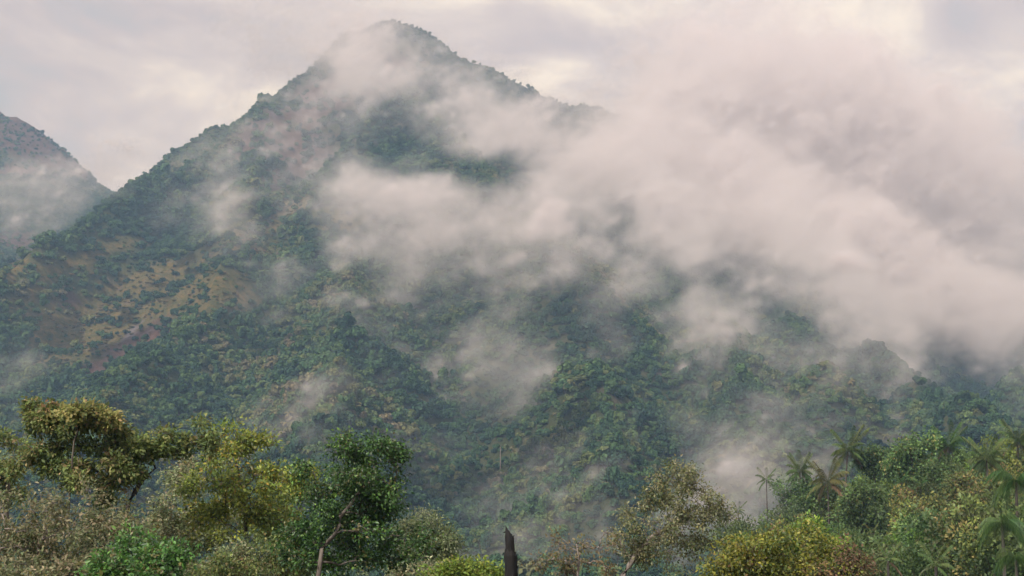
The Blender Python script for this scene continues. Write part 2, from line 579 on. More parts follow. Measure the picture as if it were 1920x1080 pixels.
keep = (rng.uniform(size=len(tx)) < keep_p) & ((tx < 0) | (ty > 300)) & (ppx > -220) & (ppx < 2140) & (ppy < 1130)
# hidden behind nearer slopes: running maximum of the elevation along each bearing
naz, rs = 700, np.arange(240, 2900, 10.0)
az = np.linspace(-0.50, 0.50, naz)
EL = np.array([ground(rs * math.sin(a), rs * math.cos(a)) / rs for a in az])
CM = np.maximum.accumulate(EL, 1)
taz = np.arctan2(tx, ty)
tr = np.hypot(tx, ty)
ia = np.clip(((taz + 0.5) / 1.0 * (naz - 1)).astype(int), 0, naz - 1)
ir = np.clip(((tr - 240) / 10).astype(int) - 3, 0, len(rs) - 1)
keep &= (tz + 16) / tr > CM[ia, ir]
tx, ty, tz, tr, ppx, ppy, gr = tx[keep], ty[keep], tz[keep], tr[keep], ppx[keep], ppy[keep], gr[keep]
n_t = len(tx)
big = fft_noise(XX.shape, (GS, GS), 2.6, 33, lo=20, hi=250)[fi[keep], fj[keep]]
rad_t = rng.uniform(1.9, 3.9, n_t) * (1 + 0.16 * np.clip(big, -1, 2)) * np.where(rng.uniform(size=n_t) < 0.08, 1.45, 1.0)
rad_t *= np.clip(0.95 + (tr - 600) / 1700, 0.9, 1.6)
rad_t *= np.clip(1 - (tr - 1650) / 600, 0.55, 1.0)
rad_t *= np.where(gr > 0.25, rng.uniform(0.25, 1.0, n_t), 1.0)
hgt = rng.uniform(0.9, 1.35, n_t)
N_PROTO = 9
proto = rng.integers(0, 8, n_t)
palmy = (rng.uniform(size=n_t) < 0.045) & (tr < 1300) & (big > -0.6)
proto[palmy] = 8
tuss = (gr > 0.30) & (rng.uniform(size=n_t) < 0.62)
proto[tuss] = 9
rad_t = np.where(tuss, rng.uniform(1.0, 2.6, n_t), rad_t)
hgt = np.where(tuss, rng.uniform(0.4, 0.7, n_t), hgt)
N_PROTO = 10
print('forest points', n_t, round(time.time() - T0, 1))

# the 300 that show largest: those nearest on the open slope, in frame and clear of the near trees
inframe = (ppx > 20) & (ppx < 1900) & (ppy < 1040) & (ppy > 300)
top_line = np.interp(ppx, [0, 40, 60, 180, 300, 420, 500, 560, 640, 770, 880, 940, 1180, 1200, 1300, 1370, 1420, 1560, 1700, 1920],
                     [780, 770, 720, 720, 790, 770, 830, 850, 800, 860, 1030, 1050, 1000, 870, 860, 960, 880, 800, 790, 760])
inframe &= ppy < top_line
score = np.where(inframe & (proto < 9), rad_t / tr, -1)
order = np.argsort(-score)[:290]
tsc = np.where(inframe & (proto == 9), rad_t / tr, -1)
order = np.concatenate([order, np.argsort(-tsc)[:40]])
solo = np.zeros(n_t, bool)
solo[order] = True

SHAPES = ['round', 'round', 'round', 'flat', 'round', 'tall', 'flat', 'round']
GROUP_T = ['round-crowned trees of the lower slope', 'flat-crowned trees of the lower slope', 'tall-crowned trees of the lower slope', 'palms of the lower slope']
LABEL_T = {'round': ('broad round-crowned forest tree among others on the lower mountain slope', GROUP_T[0]),
           'flat': ('flat-topped spreading forest tree among others on the lower mountain slope', GROUP_T[1]),
           'tall': ('tall narrow-crowned forest tree among others on the lower mountain slope', GROUP_T[2]),
           'tussock': ('low ochre bush among others in the grassy clearing on the left slope', 'ochre bushes in the grassy clearing'),
           'palm': ('small yellowish palm among the forest trees of the lower mountain slope', GROUP_T[3])}


def small_palm_crown(name, parent, seed):
    r = np.random.default_rng(seed)
    V, Q, T = [], [], []
    n0 = 0
    for k in range(16):
        a = k * 2.399 + r.uniform(-0.2, 0.2)
        el = r.uniform(-0.2, 1.1)
        L_ = r.uniform(0.85, 1.1)
        t = np.linspace(0, 1, 5)
        hor = L_ * t * math.cos(el * 0.7)
        ver = 0.75 + L_ * (math.sin(el) * t - 0.75 * t * t)
        c = np.stack([hor * math.cos(a), hor * math.sin(a), ver], 1)
        side = np.array([-math.sin(a), math.cos(a), 0])
        w = 0.17 * np.array([0.3, 0.9, 1.0, 0.8, 0.1])
        for s in (-1, 1):
            e_ = c + side * (s * w)[:, None] - np.array([0, 0, 1]) * (w * 0.8)[:, None]
            V.append(np.concatenate([c, e_]))
            Q.append(np.stack([np.arange(4), np.arange(1, 5), np.arange(6, 10), np.arange(5, 9)], 1) + n0)
            n0 += 10
            T.append(np.full(10, r.uniform(0.8, 1.3)))
    return mesh_obj(name, np.concatenate(V), np.concatenate(Q), M_SLOPE_PALM, parent, np.concatenate(T))


M_SLOPE_PALM = forest_mat('slope_palm', [(0.1, (0.07, 0.10, 0.035)), (0.5, (0.12, 0.13, 0.045)), (0.9, (0.19, 0.16, 0.055))])
M_TUSSOCK = forest_mat('ochre_bush', [(0.1, (0.055, 0.085, 0.032)), (0.35, (0.120, 0.125, 0.042)), (0.6, (0.190, 0.150, 0.052)), (0.9, (0.260, 0.160, 0.070))])
first = {}
for k in order:
    p = int(proto[k])
    shp = {8: 'palm', 9: 'tussock'}.get(p) or SHAPES[p]
    base = (tx[k], ty[k], tz[k] - 0.3)
    s = float(rad_t[k])
    scl = (s, s, s * float(hgt[k])) if p != 8 else (s * 0.8, s * 0.8, s * 0.8)
    nm = {8: 'slope_palm', 9: 'clearing_bush'}.get(p, 'forest_tree')
    if p not in first:
        root = empty(nm, base, rng.uniform(0, 6.28), scl)
        if p == 8:
            cr_o = small_palm_crown('crown', root, 77)
        else:
            cr_o = crown_mesh('crown', M_TUSSOCK if p == 9 else M_FOREST, root, 100 + p, 'round' if p == 9 else SHAPES[p])
        V, Q = tube([(0, 0, 0), (0.02, 0, 0.4), (0, 0.02, 0.95)], [0.07, 0.05, 0.03], 5)
        tk = mesh_obj('trunk', V, Q, M_BARK, root, smooth=True)
        first[p] = cr_o
        kids[root.name] = [cr_o, tk]
        first[('root', p)] = root
    else:
        root = copy_tree(first[('root', p)], base, rng.uniform(0, 6.28), scl)
    tag(root, LABEL_T[shp][0], {8: 'palm', 9: 'bush'}.get(p, 'tree'), LABEL_T[shp][1])

# all others: one wood
idx = np.where(~solo)[0]
me = bpy.data.meshes.new('forest')
me.vertices.add(len(idx))
co = np.stack([tx[idx], ty[idx], tz[idx] - 0.3], 1).astype(np.float32)
me.vertices.foreach_set('co', co.ravel())
a = me.attributes.new('proto', 'INT', 'POINT'); a.data.foreach_set('value', proto[idx].astype(np.int32))
a = me.attributes.new('turn', 'FLOAT', 'POINT'); a.data.foreach_set('value', rng.uniform(0, 6.28, len(idx)).astype(np.float32))
a = me.attributes.new('size', 'FLOAT_VECTOR', 'POINT')
sv = np.stack([rad_t[idx], rad_t[idx], rad_t[idx] * hgt[idx]], 1)
sv[proto[idx] == 8] *= 0.8
a.data.foreach_set('vector', sv.astype(np.float32).ravel())
forest = bpy.data.objects.new('forest', me)
col.objects.link(forest)
tag(forest, 'dense tropical forest covering the mountain slopes', 'forest', kind='stuff')
g = bpy.data.node_groups.new('forest', 'GeometryNodeTree')
g.interface.new_socket('Geometry', in_out='INPUT', socket_type='NodeSocketGeometry')
g.interface.new_socket('Geometry', in_out='OUTPUT', socket_type='NodeSocketGeometry')
N, L = g.nodes.new, g.links.new
gi, go = N('NodeGroupInput'), N('NodeGroupOutput')
jn = N('GeometryNodeJoinGeometry')


def named(dt, nm):
    n = N('GeometryNodeInputNamedAttribute'); n.data_type = dt; n.inputs['Name'].default_value = nm
    return n.outputs['Attribute']


pr, tu, sz = named('INT', 'proto'), named('FLOAT', 'turn'), named('FLOAT_VECTOR', 'size')
cx = N('ShaderNodeCombineXYZ'); L(tu, cx.inputs['Z'])
er = N('FunctionNodeEulerToRotation'); L(cx.outputs[0], er.inputs[0])
for p in range(N_PROTO):
    if p not in first:
        continue
    cmp_ = N('FunctionNodeCompare'); cmp_.data_type = 'INT'; cmp_.operation = 'EQUAL'
    ints = [i for i in cmp_.inputs if i.type == 'INT']
    L(pr, ints[0]); ints[1].default_value = p
    oi = N('GeometryNodeObjectInfo'); oi.transform_space = 'ORIGINAL'
    oi.inputs['Object'].default_value = first[p]; oi.inputs['As Instance'].default_value = True
    ip = N('GeometryNodeInstanceOnPoints')
    L(gi.outputs[0], ip.inputs['Points']); L(cmp_.outputs[0], ip.inputs['Selection']); L(oi.outputs['Geometry'], ip.inputs['Instance'])
    L(er.outputs[0], ip.inputs['Rotation']); L(sz, ip.inputs['Scale'])
    L(ip.outputs[0], jn.inputs[0])
L(jn.outputs[0], go.inputs[0])
md = forest.modifiers.new('forest', 'NODES')
md.node_group = g
print('forest', round(time.time() - T0, 1))
# ------------------------------------------------------------------ near trees and shrubs


def grow(trunk, blobs, n_attr, seed, wander=0.12, twig=0.007, trunk_r=None, per_seg=3, upbow=0.10, clump=9, tight=1.0, flat=0.6):
    """branch skeleton: grows from the trunk path into the crown volumes. Returns nodes, parents, radii, tips."""
    r = np.random.default_rng(seed)
    P = [np.array(trunk[0], float)]
    par = [-1]
    for a, b in zip(trunk[:-1], trunk[1:]):
        a, b = np.array(a, float), np.array(b, float)
        n = max(2, int(np.linalg.norm(b - a) / 0.35))
        for t in np.linspace(0, 1, n + 1)[1:]:
            P.append(a + (b - a) * t + r.standard_normal(3) * 0.02)
            par.append(len(P) - 2)
    ntr = len(P)
    vol = np.array([b[3] * b[4] * b[5] for b in blobs]) ** 0.85
    cnt = np.maximum(3, (vol / vol.sum() * n_attr)).astype(int)
    A = []
    for b, n in zip(blobs, cnt):
        ns = max(4, int(n / clump))                                   # leafy clumps, gaps between them
        d = r.standard_normal((ns, 3)); d /= np.linalg.norm(d, axis=1)[:, None]
        d *= (r.uniform(0.15, 1.25, ns) ** 0.6)[:, None]
        pick = r.integers(0, ns, n)
        d = d[pick] + r.standard_normal((n, 3)) * (r.uniform(0.08, 0.24, ns)[pick][:, None] * tight) * np.array([1.15, 1.15, flat])
        A.append(np.array(b[:3]) + d * np.array(b[3:6]))
    A = np.concatenate(A)
    ref = np.array(P[max(0, ntr // 2):])
    dist = np.min(np.linalg.norm(A[:, None] - ref[None], axis=2), axis=1)
    buf = np.zeros((ntr + len(A) * per_seg + 4, 3))
    buf[:ntr] = P
    n = ntr
    minb = max(1, int(ntr * 0.35))
    tips = []
    for k in np.argsort(dist):
        t = A[k]
        dd = np.linalg.norm(buf[minb:n] - t, axis=1) + 0.55 * np.clip(buf[minb:n, 2] - t[2], 0, None)
        j = minb + int(np.argmin(dd))
        s = buf[j].copy()
        ln = np.linalg.norm(t - s)
        prev = j
        for m_ in range(1, per_seg + 1):
            f = m_ / per_seg
            q = s + (t - s) * f + np.array([0, 0, upbow * ln * math.sin(math.pi * f)]) + r.standard_normal(3) * wander * ln * (0.35 if m_ < per_seg else 0)
            buf[n] = q
            par.append(prev)
            prev = n
            n += 1
        tips.append(prev)
    N_ = buf[:n]
    par = np.array(par)
    area = np.zeros(n)
    isleaf = np.ones(n, bool)
    isleaf[par[par >= 0]] = False
    area[isleaf] = twig ** 2.25
    for i in range(n - 1, 0, -1):
        area[par[i]] += area[i]
    R = area ** (1 / 2.25)
    if trunk_r:
        R *= 1 + (trunk_r / R[0] - 1) * np.clip((R - twig * 2) / max(R[0] - twig * 2, 1e-6), 0, 1)
    return N_, par, R, np.array(tips), ntr


def branch_mesh(name, N_, par, R, mat, parent, rmin=0.0, sides=5):
    """tubes along the skeleton, branch by branch"""
    child = {}
    for i, p in enumerate(par):
        if p >= 0:
            child.setdefault(p, []).append(i)
    V, Q = [], []
    n0 = 0
    stack = [(0, None)]
    while stack:
        i, p = stack.pop()
        path, rr = ([N_[p]], [R[i]]) if p is not None else ([], [])
        while True:
            path.append(N_[i]); rr.append(R[i])
            ch = child.get(i, [])
            if not ch:
                break
            ch = sorted(ch, key=lambda c: -R[c])
            for c in ch[1:]:
                if R[c] >= rmin:
                    stack.append((c, i))
            i = ch[0]
            if R[i] < rmin:
                break
        if len(path) >= 2:
            v, q = tube(path, rr, sides if max(rr) > 0.02 else 3)
            V.append(v); Q.append(q + n0)
            n0 += len(v)
    return mesh_obj(name, np.concatenate(V), np.concatenate(Q), mat, parent, smooth=True)


def leaves(name, pos, out_dir, length, width, palette, mat, parent, seed, droop=0.25, cluster=None, up=0.5):
    """one small folded blade per position; palette: list of (colour, weight); cluster: colour group of each leaf"""
    r = np.random.default_rng(seed)
    n = len(pos)
    ln = length * r.uniform(0.6, 1.25, n)[:, None]
    d = out_dir + r.standard_normal((n, 3)) * 0.75
    d[:, 2] -= droop
    d /= np.linalg.norm(d, axis=1)[:, None] + 1e-9
    nrm = r.standard_normal((n, 3)) * 0.6 + np.array([-0.35, -0.45, 0.75]) * (0.6 + up)      # blades turn to the light
    side = np.cross(d, nrm); side /= np.linalg.norm(side, axis=1)[:, None] + 1e-9
    nn = np.cross(side, d)
    wd = ln * width / length
    b = pos
    mid = b + d * ln * 0.48
    V = np.stack([b, mid + side * wd * 0.5 + nn * wd * 0.16, b + d * ln - nn * ln * 0.10, mid - side * wd * 0.5 + nn * wd * 0.16], 1).reshape(-1, 3)
    base = np.arange(n)[:, None] * 4
    F = np.concatenate([base + np.array([[0, 1, 2]]), base + np.array([[0, 2, 3]])], 0)
    cols = np.array([c for c, w in palette]); wts = np.array([w for c, w in palette], float); wts /= wts.sum()
    if cluster is None:
        cid = r.choice(len(cols), n, p=wts)
    else:
        cmap = r.choice(len(cols), int(cluster.max()) + 1, p=wts)
        cid = np.where(r.uniform(size=n) < 0.85, cmap[cluster], r.choice(len(cols), n, p=wts))
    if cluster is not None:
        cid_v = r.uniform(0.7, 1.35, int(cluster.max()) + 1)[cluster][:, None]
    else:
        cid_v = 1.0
    C = cols[cid] * cid_v * r.uniform(0.6, 1.4, (n, 1)) * (1 + r.uniform(-0.05, 0.05, (n, 3)))  # random brightness, widened to paint in leaf highlights and dark gaps
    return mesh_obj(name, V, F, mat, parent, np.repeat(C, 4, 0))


def tree(name, Y, trunk_px, blobs_px, n_attr, per_tip, leaf, palette, label, cat='tree', seed=1, mat=None, bark=None, spread=0.30,
         trunk_r=0.12, wander=0.12, droop=0.25, rmin=0.006, depth=1.0, group=None, twig=0.007, bare=0.0, up=0.5, clump=9, tight=1.0, flat=0.6):
    """a near plant whose stem and crown masses stand where the photograph shows them, Y metres off"""
    r = np.random.default_rng(seed)
    palette = palette + [((0.110, 0.160, 0.055), 0.7), ((0.240, 0.220, 0.080), 0.5)]
    k = Y / F_PX
    tp = [at(px, py, Y + (dy[0] if dy else 0)) for px, py, *dy in trunk_px]
    gz = float(ground(tp[0][0], tp[0][1]))
    foot = np.array([tp[0][0] + (tp[0][0] - tp[1][0]) * 0.4, tp[0][1], gz - 0.15])
    trunk = [foot] + tp if tp[0][2] > gz + 0.3 else [np.array([tp[0][0], tp[0][1], gz - 0.15])] + tp[1:]
    bl = []
    for px, py, rx, ry, *dy in blobs_px:
        off = dy[0] if dy else r.uniform(-0.5, 0.5) * rx * k
        c = at(px, py, Y + off)
        bl.append((c[0], c[1], c[2], rx * k, (rx + ry) * 0.5 * k * depth, ry * k))
    root = empty(name, foot)
    sh = np.array(foot)
    N_, par, R, tips, ntr = grow(trunk, bl, n_attr, seed, wander, twig, trunk_r, clump=clump, tight=tight, flat=flat)
    N_ = N_ - sh
    branch_mesh('trunk', N_, par, R, bark or M_BARK, root, rmin)
    live = tips[r.uniform(size=len(tips)) >= bare]
    per_tip = int(per_tip * 1.1)
    leaf = (leaf[0] * 1.05, leaf[1] * 1.15)
    m_ = len(live) * per_tip
    ti = np.repeat(live, per_tip)
    back = par[ti]
    f = r.uniform(0, 1, m_)[:, None]
    pos = N_[ti] * f + N_[back] * (1 - f) + r.standard_normal((m_, 3)) * spread * 0.5
    out = pos - N_[par[back]]
    out /= np.linalg.norm(out, axis=1)[:, None] + 1e-9
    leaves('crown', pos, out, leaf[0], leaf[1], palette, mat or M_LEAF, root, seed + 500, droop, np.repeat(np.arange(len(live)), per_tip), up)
    tag(root, label, cat, group)
    return root


M_BARK_TAN = bark_mat('tan_bark', (0.06, 0.05, 0.042), (0.21, 0.18, 0.15))
OLIVE = [((0.205, 0.266, 0.090), 4), ((0.287, 0.300, 0.115), 3), ((0.129, 0.192, 0.071), 3), ((0.383, 0.294, 0.150), 0.8), ((0.273, 0.349, 0.102), 2)]
OLIVE_LIT = [((0.281, 0.305, 0.098), 4), ((0.366, 0.329, 0.122), 3), ((0.183, 0.232, 0.079), 2), ((0.464, 0.305, 0.159), 1.0)]  # brighter copy of the olive leaves: the sunlit look is put into the colour
TAN = [((0.315, 0.294, 0.171), 4), ((0.239, 0.253, 0.134), 4), ((0.397, 0.328, 0.212), 1.5), ((0.163, 0.205, 0.093), 3.5)]
YELLOW = [((0.355, 0.389, 0.068), 3), ((0.260, 0.334, 0.068), 4), ((0.171, 0.246, 0.063), 3), ((0.480, 0.368, 0.076), 0.7)]
DARK = [((0.034, 0.087, 0.022), 5), ((0.054, 0.129, 0.031), 4), ((0.090, 0.196, 0.043), 2.5), ((0.168, 0.297, 0.062), 1.3)]  # the brighter greens paint in highlights on leaf clusters
BRIGHT = [((0.104, 0.244, 0.056), 4), ((0.160, 0.319, 0.071), 3), ((0.066, 0.160, 0.045), 3)]
GREYGREEN = [((0.303, 0.361, 0.190), 4), ((0.227, 0.284, 0.135), 4), ((0.471, 0.480, 0.303), 2), ((0.361, 0.303, 0.183), 2)]
PALEGREEN = [((0.222, 0.276, 0.139), 4), ((0.160, 0.213, 0.095), 4), ((0.319, 0.351, 0.213), 2)]
LIME = [((0.244, 0.346, 0.056), 4), ((0.169, 0.263, 0.053), 3), ((0.328, 0.375, 0.075), 2)]
GOLD = [((0.300, 0.300, 0.048), 4), ((0.215, 0.245, 0.046), 4), ((0.115, 0.165, 0.040), 3), ((0.390, 0.360, 0.075), 1.2), ((0.260, 0.170, 0.075), 0.8)]
RUST = [((0.221, 0.136, 0.082), 4), ((0.162, 0.119, 0.068), 3), ((0.136, 0.136, 0.051), 2)]

tree('spreading_tree', 47, [(225, 1120), (232, 1000), (240, 945), (262, 905, 0.5), (290, 878, 0.8)],
     [(95, 800, 55, 45), (160, 790, 65, 48), (215, 835, 70, 48), (130, 860, 85, 50), (265, 850, 45, 40), (330, 835, 55, 28), (385, 820, 40, 26),
      (60, 870, 40, 40), (190, 900, 70, 36), (250, 895, 35, 30)],
     620, 26, (0.16, 0.075), OLIVE, 'tall olive-brown spreading tree at the left with a thin arching branch', seed=11, bark=M_BARK_DARK, trunk_r=0.085, clump=13, tight=0.8,
     spread=0.26, wander=0.10, mat=M_LEAF_DRY)
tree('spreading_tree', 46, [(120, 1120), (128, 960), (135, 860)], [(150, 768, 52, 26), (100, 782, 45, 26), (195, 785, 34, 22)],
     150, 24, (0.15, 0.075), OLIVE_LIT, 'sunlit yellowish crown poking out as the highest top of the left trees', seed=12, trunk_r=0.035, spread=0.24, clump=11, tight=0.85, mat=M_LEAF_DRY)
tree('spreading_tree', 52, [(10, 1150), (12, 960), (15, 880)], [(8, 850, 46, 45), (30, 900, 40, 40), (-40, 880, 60, 70)], 170, 24, (0.16, 0.08), OLIVE,
     'dull olive tree cut by the left edge of the picture', seed=13, trunk_r=0.1, mat=M_LEAF_DRY)
tree('dry_tree', 42, [(75, 1180), (70, 1060), (78, 990)], [(60, 985, 70, 60), (120, 960, 60, 55), (30, 1040, 70, 50), (120, 1050, 80, 45), (20, 950, 40, 40)],
     420, 18, (0.13, 0.055), TAN, 'thin tan half-dry tree with many twigs in the lower left corner', seed=14, bark=M_BARK_PALE, trunk_r=0.06, bare=0.12, mat=M_LEAF_DRY)
tree('dry_tree', 45, [(205, 1180), (200, 1060), (190, 1000)], [(190, 975, 60, 45), (160, 1020, 60, 45), (240, 1000, 55, 40)],
     260, 18, (0.13, 0.055), TAN, 'twiggy brownish tree just left of the bright green bush', seed=15, bark=M_BARK, trunk_r=0.05, bare=0.10, mat=M_LEAF_DRY)
tree('yellow_tree', 50, [(468, 1150), (466, 1040), (458, 960), (445, 880), (436, 820)],
     [(435, 800, 22, 22), (420, 850, 48, 30), (470, 860, 50, 36), (400, 910, 70, 40), (480, 920, 75, 50), (360, 940, 45, 35), (520, 905, 40, 40),
      (440, 970, 80, 40), (400, 820, 26, 16), (485, 832, 20, 14)],
     520, 16, (0.15, 0.07), YELLOW, 'yellow-green tree with slender stems between the olive tree and the dark tree', seed=21, bark=M_BARK, trunk_r=0.07, spread=0.27, clump=11, tight=0.9)
tree('yellow_tree', 53, [(415, 1150), (410, 1040), (400, 985)], [(400, 985, 70, 40), (350, 1000, 50, 40)], 190, 20, (0.14, 0.07), GREYGREEN + YELLOW[:2],
     'low olive-green tree below the yellow crown, beside its stem', seed=22, trunk_r=0.05)
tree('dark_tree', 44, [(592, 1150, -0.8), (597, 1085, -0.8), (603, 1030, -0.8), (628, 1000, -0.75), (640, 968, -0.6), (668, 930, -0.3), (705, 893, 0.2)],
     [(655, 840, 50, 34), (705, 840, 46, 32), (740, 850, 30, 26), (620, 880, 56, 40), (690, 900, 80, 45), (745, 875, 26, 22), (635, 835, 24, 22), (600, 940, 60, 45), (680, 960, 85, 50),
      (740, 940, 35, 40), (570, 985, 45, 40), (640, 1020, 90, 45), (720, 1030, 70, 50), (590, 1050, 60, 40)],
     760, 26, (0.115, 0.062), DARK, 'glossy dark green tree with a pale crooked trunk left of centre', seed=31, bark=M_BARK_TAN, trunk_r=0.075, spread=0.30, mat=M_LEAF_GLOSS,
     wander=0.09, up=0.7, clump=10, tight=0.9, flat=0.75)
tree('bright_bush', 38, [(250, 1200), (250, 1120), (250, 1080)], [(250, 1045, 66, 34), (210, 1065, 50, 34), (295, 1060, 45, 34), (250, 1095, 85, 40)],
     240, 26, (0.15, 0.075), BRIGHT, 'bright fresh green bush at the bottom below the olive tree', 'bush', seed=41, trunk_r=0.05, mat=M_LEAF, up=0.9)
tree('pale_tree', 56, [(800, 1150), (800, 1060), (800, 1010)], [(790, 985, 42, 28), (830, 1010, 34, 26), (775, 1020, 50, 34), (815, 1050, 45, 30), (850, 1015, 16, 14)],
     300, 24, (0.12, 0.045), PALEGREEN, 'pale grey-green rounded tree tucked behind the right side of the dark tree', seed=42, trunk_r=0.07, mat=M_LEAF_DRY)
for i, (px, py, rx, ry, Y, pal, lab) in enumerate([
        (330, 1050, 60, 40, 49, GREYGREEN, 'grey-green shrub right of the bright green bush'),
        (400, 1065, 60, 36, 46, OLIVE, 'olive shrub at the bottom edge below the yellow tree'),
        (470, 1045, 55, 36, 47, GREYGREEN, 'grey-green shrub at the foot of the yellow tree'),
        (530, 1050, 50, 44, 46, OLIVE, 'olive shrub against the left side of the dark tree'),
        (510, 975, 45, 35, 52, YELLOW, 'yellowish shrub against the dark tree halfway up its left side'),
        (300, 975, 50, 40, 52, GREYGREEN, 'pale shrub between the olive tree and the yellow tree'),
        (345, 895, 40, 26, 56, GREYGREEN, 'thin grey-green shrub below the tip of the arching branch'),
        (560, 900, 30, 30, 56, YELLOW, 'small yellow-green tree top touching the left of the dark crown'),
        (800, 1075, 60, 28, 50, GREYGREEN, 'low grey shrub under the pale rounded tree'),
        (845, 1078, 42, 24, 42, LIME, 'lime-green shrub at the bottom right of the dark tree'),
        (912, 1072, 30, 22, 43, LIME, 'small lime-green shrub top just left of the burnt stump'),
        (150, 1075, 60, 36, 40, TAN, 'brown shrub in the lower left corner beside the bright bush'),
        (40, 1085, 60, 36, 39, TAN, 'brown shrub at the very bottom left corner')]):
    tree('shrub', Y, [(px, py + 120), (px + 3, py + 40), (px, py)], [(px, py, rx, ry), (px - rx * 0.4, py + ry * 0.5, rx * 0.7, ry * 0.8), (px + rx * 0.4, py + ry * 0.6, rx * 0.7, ry * 0.8)],
         130, 20, (0.13, 0.06), pal, lab, 'shrub', seed=60 + i, trunk_r=0.03, mat=M_LEAF_DRY)

# sparse tree right of the stump, with bare pale branches
tree('sparse_tree', 48, [(1155, 1150), (1168, 1078), (1190, 1045), (1215, 1010, 0.3), (1260, 985, 0.6), (1300, 955, 0.8)],
     [(1235, 905, 42, 28), (1285, 890, 38, 20), (1215, 925, 22, 30), (1300, 935, 55, 36), (1335, 965, 34, 40), (1250, 960, 45, 36), (1200, 990, 50, 30), (1290, 1000, 60, 34),
      (1240, 1040, 60, 34), (1330, 1010, 22, 22), (1180, 1030, 40, 30), (1270, 872, 28, 8)],
     520, 22, (0.105, 0.05), [((0.210, 0.235, 0.110), 4), ((0.270, 0.265, 0.135), 3), ((0.135, 0.170, 0.075), 3), ((0.350, 0.330, 0.190), 1.4)],
     'sparse olive tree with pale bare limbs right of the burnt stump', seed=51, bark=M_BARK_PALE, trunk_r=0.10, bare=0.10, spread=0.24, wander=0.10, mat=M_LEAF, clump=8, tight=1.1, flat=0.8)
tree('sparse_tree', 46, [(1085, 1150), (1082, 1085), (1085, 1050), (1080, 1020)],
     [(1060, 1050, 40, 36), (1105, 1025, 30, 26), (1030, 1065, 34, 26), (1120, 1060, 36, 30), (1050, 1015, 20, 18), (1150, 1010, 26, 18)],
     200, 13, (0.12, 0.055), [((0.230, 0.185, 0.095), 4), ((0.165, 0.155, 0.078), 3), ((0.270, 0.225, 0.140), 2)],
     'thin nearly leafless small tree with pale forked stems beside the stump', seed=52, bark=M_BARK_PALE, trunk_r=0.06, bare=0.55, spread=0.22, mat=M_LEAF_DRY, twig=0.009)
tree('golden_bush', 45, [(1440, 1180), (1440, 1100), (1445, 1060)],
     [(1420, 1030, 70, 36), (1480, 1045, 70, 40), (1380, 1060, 65, 34), (1545, 1050, 45, 40), (1450, 1075, 110, 36), (1340, 1075, 40, 24), (1510, 1005, 32, 20)],
     520, 24, (0.12, 0.06), GOLD, 'broad golden-green bush at the bottom right of centre', 'bush', seed=53, trunk_r=0.06, mat=M_LEAF)
tree('green_bush', 47, [(1525, 1180), (1525, 1080), (1522, 1020)], [(1522, 1003, 30, 20), (1540, 1025, 36, 24), (1500, 1020, 24, 18)], 120, 24, (0.14, 0.075), LIME[:2] + DARK[2:],
     'fresh green tuft rising behind the right part of the golden bush', 'bush', seed=54, trunk_r=0.04)
tree('rusty_bush', 44, [(1580, 1180), (1580, 1110), (1580, 1075)], [(1580, 1055, 34, 30), (1600, 1075, 26, 26), (1550, 1080, 34, 26)], 150, 18, (0.11, 0.05), RUST,
     'reddish-brown bush at the right end of the golden bush', 'bush', seed=55, trunk_r=0.03, bare=0.1, mat=M_LEAF_DRY)

# the burnt stump: two-stage broken charred trunk
Ys = 40.0
b0 = at(957, 1080, Ys)
gz = float(ground(b0[0], b0[1]))
foot = np.array([b0[0], Ys, gz - 0.2])
stump = empty('burnt_stump', foot)


def charred(name, pts, sides, seed, parent, jag):
    """irregular charred column through (px, py, half width px); ragged broken top"""
    r = np.random.default_rng(seed)
    rows = []
    ang = np.linspace(0, 2 * math.pi, sides, endpoint=False)
    prof = 1 + r.uniform(-0.2, 0.12, sides)
    kx = Ys / F_PX
    for i, (px, py, hw) in enumerate(pts):
        c = at(px, py, Ys) - foot
        rr = hw * kx * prof * (1 + r.uniform(-0.09, 0.07, sides))
        row = np.stack([c[0] + rr * np.cos(ang), c[1] + rr * np.sin(ang), np.full(sides, c[2])], 1)
        if i == len(pts) - 1:
            row[:, 2] += jag(ang, r)
        rows.append(row)
    V = np.concatenate(rows + [rows[-1].mean(0)[None] - np.array([[0, 0, 0.05]])])
    n = len(rows)
    I = np.arange(n * sides).reshape(n, sides)
    Q = np.stack([I[:-1], np.roll(I[:-1], -1, 1), np.roll(I[1:], -1, 1), I[1:]], -1).reshape(-1, 4)
    Tp = np.stack([I[-1], np.roll(I[-1], -1), np.full(sides, n * sides)], 1)
    return mesh_obj(name, V, [Q, Tp], M_CHAR, parent)


foot_py = 1000 + (-foot[2]) / Ys * F_PX
charred('lower_trunk', [(959, foot_py, 16), (958, 1150, 13.5), (958, 1090, 12.5), (957.5, 1060, 12), (957, 1045, 12.2), (957, 1034, 11.6)], 22, 3, stump,
        lambda a_, r: r.uniform(-0.05, 0.09, len(a_)) - 0.09 * (np.cos(a_) > 0.6))
charred('upper_trunk', [(956, 1040, 8.5), (955.8, 1025, 8.2), (955, 1008, 7.6), (954, 998, 6.2)], 18, 4, stump,
        lambda a_, r: 0.16 - 0.24 * (np.cos(a_) + 1) * 0.5 + r.uniform(-0.04, 0.05, len(a_)))
for p0, p1, wd in (((949, 997), (943.5, 999), 1.3), ((962, 1006), (964.5, 1004), 1.0)):
    a0, a1 = at(*p0, Ys) - foot, at(*p1, Ys) - foot
    v, q = tube([a0 + (a0 - a1) * 0.6, a0, (a0 + a1) / 2 + np.array([0, 0, 0.004]), a1], [wd * Ys / F_PX] * 3 + [wd * 0.5 * Ys / F_PX], 5)
    mesh_obj('splinter', v, q, M_CHAR, stump)
tag(stump, 'black burnt broken tree stump standing at the bottom near the middle', 'stump')

